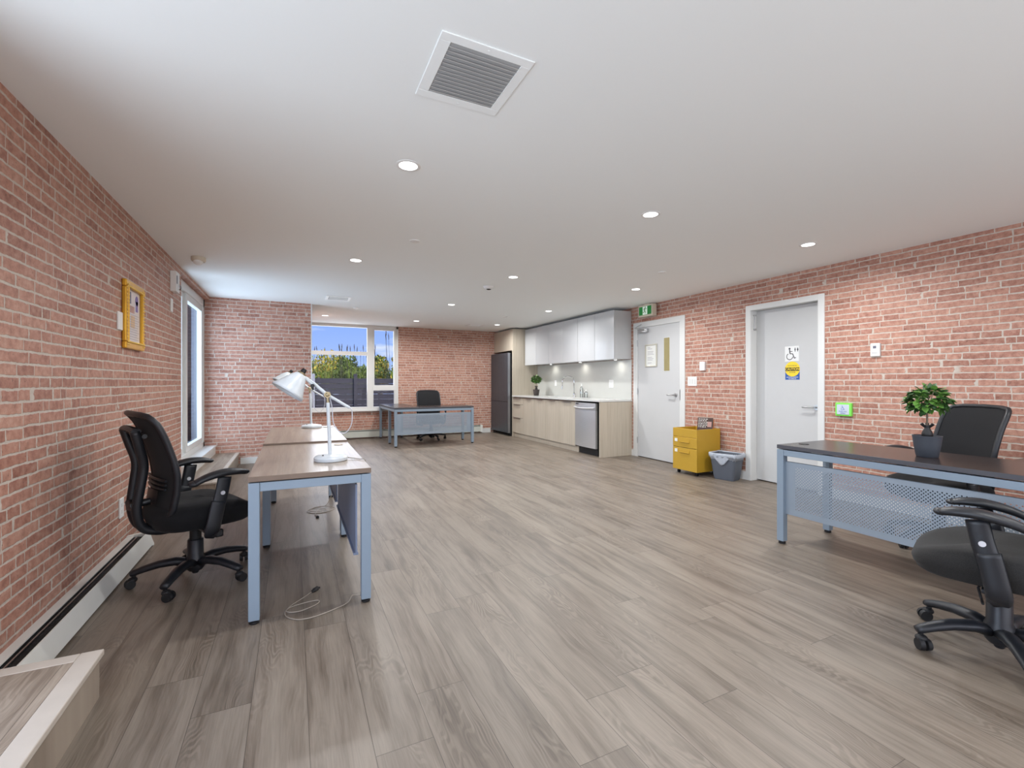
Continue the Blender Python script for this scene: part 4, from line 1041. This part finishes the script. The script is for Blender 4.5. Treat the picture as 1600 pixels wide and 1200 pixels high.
# ---------------------------------------------------------------- lamps
def desk_lamp(label, loc, ext, cord_pts, rz=0):
    t = thing('desk_lamp', label, 'desk lamp', loc, rz, 'white jointed desk lamps')
    Wm = M['lampw']
    b = B(); b.lathe([(.090, 0), (.094, .004), (.094, .020), (.087, .028), (.03, .037), (.012, .04)], seg=40); base = b.build('base', Wm, t, smooth='auto')
    b = B(); b.cyl((-.045, -.03, .031), (-.045, -.03, .039), .004); b.build('switch', M['black'], base)
    b = B(); b.cyl((-.004, 0, .036), (-.016, 0, .345), .0105); b.build('post', Wm, t, smooth='auto')
    J = Vector((-.020, 0, .392)); E = Vector((.105, 0, .312)); Sx = Vector((-.148*ext, 0, .392+.118*ext))
    b = B(); b.cyl((-.016, 0, .34), (-.018, 0, .375), .008); b.cyl((J.x, -.018, J.z), (J.x, .018, J.z), .018, seg=24); b.ball((J.x, -.02, J.z), .012, (1, .5, 1)); b.build('pivot', M['brass'], t, smooth='auto')
    b = B(); b.cyl((J.x+.005, .018, J.z), (J.x+.012, .045, J.z+.004), .011, .014); b.build('pivot_knob', M['black'], t, smooth='auto')
    A0 = J+Vector((-.012, 0, .010)); mid = A0+(Sx-A0)*.55
    b = B(); b.cyl(E, J+Vector((.01, 0, -.006)), .0085); b.cyl(A0, mid, .0095); b.build('lower_arm', Wm, t, smooth='auto')
    b = B(); b.cyl(mid+Vector((0, .0, -.012)), Sx+Vector((0, 0, -.012)), .008); b.cyl(mid+Vector((.0, 0, .002)), Sx+Vector((-.01, 0, .0)), .007); b.build('upper_arm', Wm, t, smooth='auto')
    b = B(); m2 = mid+Vector((-.005, 0, -.016)); b.cyl(m2+Vector((0, -.02, 0)), m2+Vector((0, .02, 0)), .011); b.cyl(m2, m2+Vector((.004, -.0, -.025)), .006); b.build('elbow_knob', M['black'], t, smooth='auto')
    # shade: bell on a tilted axis
    ax = Vector((-.56, -.12, -.80)).normalized(); q = ax.to_track_quat('Z', 'Y').to_matrix()
    top = Sx+Vector((-.012, 0, .004))
    prof = [(.022, .0), (.030, .008), (.044, .028), (.056, .05), (.067, .075), (.079, .1), (.090, .118), (.094, .13)]
    b = B(); b.lathe(prof, c=top, seg=40, mat=q, caps=False); b.build('lamp_shade', Wm, t, smooth=True, solid=.003)
    b = B(); b.lathe([(.010, -.012), (.024, -.008), (.026, .002), (.02, .01)], c=top, seg=24, mat=q); b.build('shade_collar', M['brass'], t, smooth='auto')
    b = B(); b.cyl(top-ax*.012, top-ax*.034, .016, .013); b.cyl(top-ax*.02+Vector((0, -.03, 0)), top-ax*.02+Vector((0, .03, 0)), .006); b.build('socket', M['black'], t, smooth='auto')
    b = B(); b.ball(top+ax*.075, .028); b.build('light_bulb', M['whitep'], t, smooth=True)
    # cable loop
    b = B(); b.tube(bez([E, E+Vector((.015, 0, -.02)), E+Vector((.012, 0, -.10)), E+Vector((-.02, 0, -.150)), E+Vector((-.055, .0, -.145)), E+Vector((-.09, 0, -.09)), E+Vector((-.098, 0, .0)), J+Vector((.015, 0, -.02))], 8), .0028, 8); b.build('cable_loop', M['cordw'], t, smooth=True)
    b = B(); b.tube(cord_pts, .0026, 8); cd = b.build('power_cord', M['cord'], t, smooth=True)
    e = cord_pts[-1]; p = cord_pts[-2]; d = (Vector(e)-Vector(p)).normalized()
    b = B(); b.tube([Vector(e), Vector(e)+d*.02, Vector(e)+d*.045], [.006, .012, .012], 8); 
    sd = Vector((-d.y, d.x, 0)); 
    for s in (-1, 1): b.box(*[v for k in range(3) for v in sorted(((Vector(e)+d*.045+sd*s*.006)[k]-.002, (Vector(e)+d*.045+sd*s*.006+d*.015)[k]+.002))])
    b.build('plug', M['black'], cd)
    return t
# lamp 1 cord in world then local
L1 = Vector((.203, 2.92, .7365)); L2 = Vector((.168, 4.98, .7495))
def loc_pts(pts, L): return [Vector(p)-L for p in pts]
w1 = [(.30, 2.93, .742), (.335, 2.90, .741), (.36, 2.87, .741), (.335, 2.84, .7405), (.30, 2.86, .7405), (.335, 2.92, .7405)]
w1 = [(.30, 2.93, .745), (.345, 2.90, .7405), (.365, 2.87, .7405), (.392, 2.855, .735), (.394, 2.85, .70), (.345, 2.80, .60), (.315, 2.75, .45), (.325, 2.74, .3), (.325, 2.72, .12), (.30, 2.68, .012), (.268, 2.62, .004), (.20, 2.575, .004), (.10, 2.535, .004), (.02, 2.54, .004), (-.035, 2.61, .004), (-.02, 2.69, .004), (.07, 2.72, .004), (.125, 2.715, .004), (.115, 2.665, .008), (.03, 2.62, .008), (-.03, 2.645, .008), (-.01, 2.71, .006), (.05, 2.78, .006), (.095, 2.83, .009)]
w1[4:6] = [(.396, 2.85, .69), (.393, 2.80, .60)]
w1[3:9] = [(.389, 2.86, .739), (.395, 2.855, .70), (.392, 2.82, .60), (.39, 2.78, .45), (.385, 2.74, .28), (.375, 2.70, .12), (.345, 2.66, .02)]
desk_lamp('white jointed desk lamp on the nearer taupe desk, shade to the left', L1, 1.0, loc_pts(bez(w1, 6), L1))
w2 = [(.25, 4.95, .757), (.33, 4.93, .7535), (.392, 4.93, .752), (.397, 4.93, .70), (.395, 4.90, .4), (.36, 4.85, .15), (.30, 4.80, .012), (.22, 4.76, .004), (.14, 4.70, .004), (.12, 4.60, .004), (.20, 4.53, .004), (.30, 4.56, .005), (.36, 4.66, .006), (.28, 4.74, .009), (.18, 4.72, .011), (.14, 4.62, .010), (.2, 4.56, .010), (.28, 4.60, .012), (.22, 4.62, .014), (.18, 4.50, .006), (.19, 4.42, .008)]
desk_lamp('white jointed desk lamp on the farther taupe desk, mostly hidden behind the nearer lamp', L2, 1.25, loc_pts(bez(w2, 6), L2))

# ---------------------------------------------------------------- potted trees
def potted_tree(label, loc, rz, potm, s=1.0, seed=1):
    rnd = random.Random(seed)
    t = thing('potted_plant', label, 'plant', loc, rz, 'small potted topiary trees')
    b = B(); b.lathe([(.050, 0), (.054, .004), (.066, .075), (.072, .126), (.0735, .132), (.069, .133), (.066, .118)], seg=40, caps=False)
    b.lathe([(.050, .0), (.050, .003)], seg=40); b.build('pot', potm, t, smooth='auto')
    b = B(); b.lathe([(.0655, .112), (.0655, .120)], seg=32); b.build('soil', M['soil'], t)
    b = B(); b.lathe([(.028, .118), (.026, .15), (.014, .175), (.012, .188), (.018, .198)], seg=16, caps=False)
    for i in range(3): a = i*2.1+.4; b.cyl((.012*math.cos(a), .012*math.sin(a), .185), (.03*math.cos(a), .03*math.sin(a), .205), .005, .009, seg=8)
    b.build('root_wrap', M['black'], t, smooth='auto', solid=.002)
    b = B(); b.tube(bez([(0, 0, .12), (.002, .001, .2), (-.002, 0, .27), (.003, .002, .33)], 4), .0052, 8)
    for i in range(14):
        a = rnd.random()*6.28; e = rnd.uniform(.0, 1.2); r = rnd.uniform(.04, .08)
        b.tube([(0, 0, .27+rnd.random()*.06), (r*.5*math.cos(a), r*.5*math.sin(a), .31+.03*e), (r*math.cos(a), r*math.sin(a), .33+.07*e)], .0022, 5)
    b.build('stem', M['bark'], t, smooth=True)
    for nm, mat, cnt in (('leaves', M['leaf'], 190), ('leaves', M['leafd'], 150)):
        b = B()
        for i in range(cnt):
            a = rnd.random()*2*PI; cz = rnd.uniform(-.85, 1); rr = rnd.uniform(.6, 1.02)
            cr = math.sqrt(max(0, 1-cz*cz)); p = Vector((.098*rr*cr*math.cos(a), .098*rr*cr*math.sin(a), .352+.076*rr*cz))
            d = Vector((math.cos(a)*cr+rnd.uniform(-.5, .5), math.sin(a)*cr+rnd.uniform(-.5, .5), cz*.5+rnd.uniform(-.75, .3))).normalized()
            Lf = rnd.uniform(.032, .052); wf = Lf*.34
            sd = d.cross(Vector((rnd.uniform(-.4, .4), rnd.uniform(-.4, .4), 1))).normalized(); nn = sd.cross(d)
            c0 = p; pts = []
            rows = [(0, .12), (.3, .9), (.6, 1), (.85, .5), (1, .02)]
            V = [[b.bm.verts.new(c0+d*Lf*f+sd*wf*w*k+nn*(abs(k)*wf*.35*w-.12*Lf*f*f)) for k in (-1, 0, 1)] for f, w in rows]
            for r0, r1 in zip(V, V[1:]):
                for k in range(2): b.bm.faces.new((r0[k], r0[k+1], r1[k+1], r1[k]))
        b.build(nm, mat, t, smooth=True)
    t.scale = (s, s, s); return t
potted_tree('small topiary tree in a dark grey pot on the right desk', (3.575, 1.44, .7372), 0, M['pot'], 1.0, 3)
potted_tree('small topiary tree in a brown pot on the kitchen worktop', (4.76, 8.68, .9205), 40, M['potk'], 1.0, 5)

# ---------------------------------------------------------------- mustard filing cabinet, magazines, bin
t = thing('filing_cabinet', 'mustard yellow rolling filing cabinet with open top tray', 'cabinet', (4.61, 4.585, 0), -90)
w, dp = .405, .42
b = B(); zb, zt = .055, .600
b.box(0, .012, .006, dp, zb, zt, .003); b.box(w-.012, w, .006, dp, zb, zt, .003); b.box(.012, w-.012, dp-.01, dp, zb, zt); b.box(.012, w-.012, .01, dp-.01, zb, zb+.01); b.box(.012, w-.012, .01, dp-.01, .47, .48)
b.build('body', M['yellow'], t)
b = B(); b.box(0, w, 0, .012, .49, zt, .004); b.build('front_lip', M['yellow'], t)
for z0, z1 in ((zb, .348), (.353, .485)):
    b = B(); b.box(.0, w, -.001, .016, z0, z1, .004); o = b.build('drawer', M['yellow'], t)
    b = B(); b.box(.115, .29, -.006, .0, z1-.065, z1-.028, .002); b.box(.12, .285, -.016, -.006, z1-.064, z1-.058, .002); b.build('pull', M['yellow'], o)
    b = B(); b.box(.035, .082, -.004, -.0008, z1-.065, z1-.022, .001); b.build('lock_tag', M['paperw'], o)
for x, y in ((.05, .06), (w-.05, .06), (.05, dp-.06), (w-.05, dp-.06)):
    b = B(); b.cyl((x, y, .035), (x, y, .06), .008); b.cyl((x-.012, y, .02), (x-.003, y, .02), .02, seg=16); b.cyl((x+.003, y, .02), (x+.012, y, .02), .02, seg=16); b.box(x-.014, x+.014, y-.016, y+.012, .03, .042); b.build('caster', M['blackm'], t, smooth='auto')
def magazine(label, x, y, rz, tilt, w, h, th, cover, bits):
    t = thing('magazine', label, 'magazine', (x, y, .4815), rz); t.rotation_euler = (R_(tilt), 0, R_(rz))
    b = B(); b.box(0, w, -th, 0, 0, h); b.build('pages', M['paperw'], t)
    b = B(); b.box(-.001, w+.001, -th-.0015, -th, 0, h+.001); b.box(-.001, w+.001, 0, .0015, 0, h+.001); b.build('cover', cover, t)
    for nm, mat, boxes in bits:
        b = B()
        for x0, x1, z0, z1 in boxes: b.box(x0, x1, -th-.003, -th-.0015, z0, z1)
        b.build(nm, mat, t)
M['mag1'] = plain('magazine_brown', srgb(66, 46, 40), .35, var=.3)
M['mag2'] = plain('magazine_orange', srgb(190, 110, 50), .35, var=.3)
rows = []
for i in range(6):
    x = .012
    while x < .11:
        wd = random.uniform(.01, .03); rows.append((x, x+wd, .135+i*.021, .142+i*.021)); x += wd+.008
magazine('dark brown magazine with white print leaning in the mustard cabinet', 4.82, 4.375, -62, -16, .19, .262, .008, M['mag1'], [('printed_lines', M['paperw'], rows), ('picture', M['rose'], [(.125, .175, .14, .21)])])
magazine('orange and cream magazine beside the dark brown one', 4.885, 4.32, -58, -12, .12, .235, .006, M['mag2'], [('picture', M['paperw'], [(.03, .10, .03, .16)]), ('printed_lines', M['ink'], [(.01, .03, .05+i*.02, .058+i*.02) for i in range(6)])])

t = thing('waste_bin', 'grey plastic waste bin with a pale liner bag', 'bin', (4.87, 3.95, 0), -77)
def rrect(hx, hy, r, z, n=6, tw=0):
    out = []
    for cx, cy, a0 in ((hx-r, hy-r, 0), (-hx+r, hy-r, 90), (-hx+r, -hy+r, 180), (hx-r, -hy+r, 270)):
        for i in range(n+1):
            a = R_(a0+90*i/n); out.append((cx+r*math.cos(a), cy+r*math.sin(a), z))
    return out
b = B(); b.loft([rrect(.120, .092, .03, .0), rrect(.128, .10, .03, .02), rrect(.162, .128, .035, .30), rrect(.170, .136, .035, .305), rrect(.170, .136, .035, .318), rrect(.158, .124, .035, .318), rrect(.12, .09, .03, .01)], caps=False)
b.loft([rrect(.120, .092, .03, .0), rrect(.119, .091, .03, .006)]); b.build('bin_body', M['rugged'], t, smooth='auto')
b = B(); top = rrect(.174, .140, .037, .326, 8); N_ = len(top); rg = []
inner = [(x*.9, y*.88, .25+.01*math.sin(i*1.7)) for i, (x, y, z) in enumerate(top)]
rim = [(x*.97, y*.97, .330+.004*math.sin(i*2.1)) for i, (x, y, z) in enumerate(top)]
def drop(i, x, y):
    d = .045+.012*math.sin(i*1.3)
    if y < -.1: d += .085*max(0, 1-abs(x-.0)/.085)
    return d
out1 = [(x*1.01, y*1.01, z) for x, y, z in top]
out2 = [(x*1.015, y*1.015, .326-drop(i, x, y)*.5) for i, (x, y, z) in enumerate(top)]
out3 = [(x*1.0, y*1.0, .326-drop(i, x, y)) for i, (x, y, z) in enumerate(top)]
# densify front edge so the sagging flap reads
b.loft([inner, rim, out1, out2, out3], caps=False); b.build('liner_bag', M['bag'], t, smooth=True, solid=.0015)
b = B()
def flap(u, v):
    x = (u*2-1)*.10; d = .03+.11*(1-abs(u*2-1)**1.6); return Vector((x, -.1445+.012*v*d/.14-.004*math.sin(u*19), .324-d*v))
b.grid(flap, 20, 8); b.build('bag_flap', M['bag'], t, smooth=True, solid=.0015)

# ---------------------------------------------------------------- outside
b = B(); b.box(-14, 20, YB+.3, 40, -.12, -.02); o = b.build('terrace', M['deck'], None); tag(o, kind='structure')
b = B(); b.box(-14, -1.55, -6, YB+.3, -.12, -.02); o = b.build('side_terrace', M['deck'], None); tag(o, kind='structure')
def fence(label, loc, rz, L, h, seeds):
    t = thing('fence', label, 'fence', loc, rz)
    b = B()
    n = int(h/.145)
    for i in range(n): b.box(0, L, 0, .025, .02+i*.145, .02+i*.145+.138, .003)
    b.build('boards', M['fence'], t)
    x = .3
    while x < L:
        b = B(); b.box(x, x+.09, -.09, 0, -.02, h+.02); b.build('fence_post', M['fence'], t); x += 2.4
    return t
fence('dark grey horizontal board fence outside the far window', (-6, 13.2, 0), 0, 16, 1.42, 1)
fence('dark grey board fence outside the left window', (-2.0, 4.0, 0), 90, 9.0, 3.3, 2)
t = thing('utility_post', 'pale post with a hanging cable in front of the fence', 'post', (.33, 12.6, 0))
b = B(); b.box(0, .17, 0, .12, -.02, 1.43, .006); b.build('post', M['post'], t)
b = B(); b.tube(bez([(.08, -.01, 1.38), (.09, -.03, .9), (.11, -.05, .55), (.16, -.04, .5), (.19, -.03, .7), (.17, -.02, 1.0)], 5), .008, 6); b.build('cable', M['black'], t)
rnd = random.Random(11)
def bush(label, x, y, w, h, z0, mats, n, group):
    t = thing('hedge_tree', label, 'tree', (x, y, 0), 0, group)
    b = B(); b.cyl((0, 0, -.02), (0, 0, h*.8), .05, .02, seg=8); 
    for i in range(6): a = i*1.1; b.cyl((0, 0, h*.4), (w*.3*math.cos(a), w*.3*math.sin(a), h*.8), .02, .008, seg=6)
    b.build('trunk', M['bark'], t)
    b2 = [B() for _ in mats]
    for i in range(n):
        a = rnd.random()*2*PI; cz = rnd.uniform(-1, 1); rr = rnd.random()**.4
        cr = math.sqrt(1-cz*cz); lump = 1+.18*math.sin(a*3+x*5)+.10*math.sin(cz*7+x)
        p = Vector((w*.5*rr*cr*math.cos(a)*lump, w*.4*rr*cr*math.sin(a), (z0+h)/2+(h-z0)/2*rr*cz*lump*.95))
        s = rnd.uniform(.03, .075); q = Euler((rnd.random()*6, rnd.random()*6, rnd.random()*6)).to_matrix()
        k = rnd.choices(range(len(mats)), [max(.1, .5+(p.z-z0)/(h-z0)-.5 if j == 0 else .6) for j in range(len(mats))])[0]
        V = [b2[k].bm.verts.new(p+q @ Vector(v)*s) for v in ((-1, 0, 0), (0, -.45, 0), (1, 0, .2), (0, .45, 0))]
        b2[k].bm.faces.new(V)
    for bb, m_ in zip(b2, mats): bb.build('foliage', m_, t)
    return t
HY, HG, HD = M['hedge_y'], M['hedge_g'], M['hedge_d']
bl = ['yellow-green shrub tree beyond the fence at the left window edge', 'golden shrub tree beyond the fence left of the window middle', 'dark green shrub tree beyond the fence at the window middle', 'low green bush beyond the fence under the sky gap', 'dark green shrub tree beyond the fence left of the mullion', 'golden leafy tree beyond the fence in the right casement', 'yellow leafy tree beyond the fence at the casement right edge']
spec = [(.10, 15.4, 1.2, 2.08, .9, [HY, HG, HD]), (1.15, 16.6, 1.5, 2.2, .9, [HY, HG]), (1.50, 15.2, .8, 2.05, .8, [HG, HD]), (2.3, 17.4, .7, 1.78, .8, [HG, HD]), (2.60, 15.7, .7, 2.1, .9, [HD, HY, HG]), (3.25, 15.0, .75, 2.3, .8, [HY, HG]), (4.3, 16.2, 1.1, 2.25, .8, [HY, HG, HD])]
for s_, l_ in zip(spec, bl): bush(l_, *s_[:5], s_[5], 3200, 'shrub trees beyond the fence')
rl = ['thin dark reeds against the sky at the left window edge', 'thin reeds against the sky left of the window middle', 'clump of dark reeds against the sky in the window middle', 'thin reeds against the sky by the mullion', 'tall dark reed heads against the sky in the right casement']
for (x, y, n, h, sp), l_ in zip([(.25, 14.0, 7, 2.30, .25), (.85, 14.6, 4, 2.35, .2), (1.5, 13.9, 10, 2.42, .28), (2.2, 14.7, 5, 2.4, .2), (2.78, 13.9, 9, 2.95, .22)], rl):
    t = thing('reed_clump', l_, 'plant', (x, y, 0), 0, 'reeds beyond the fence')
    b = B()
    for i in range(n):
        dx, dy = rnd.uniform(-sp, sp), rnd.uniform(-.1, .1); hh = h-rnd.random()*.3; lx = rnd.uniform(-.12, .12)
        b.tube([(dx, dy, -.02), (dx+lx*.4, dy, hh*.6), (dx+lx, dy, hh)], [.006, .005, .004], 5)
        b.tube([(dx+lx*.8, dy, hh-.2), (dx+lx*.93, dy, hh-.08), (dx+lx, dy, hh)], [.006, .014, .004], 6)
    b.build('stalks', M['reed'], t)
    b = B()
    for i in range(16):
        a = rnd.uniform(0, 6.28); L = rnd.uniform(.2, .34)
        b.tube([(0, 0, 1.0), (.5*L*math.cos(a), .1*math.sin(a), 1.4+L*.5), (L*math.cos(a), .2*math.sin(a), 1.45)], [.006, .008, .002], 4)
    b.build('blades', M['hedge_g'], t)
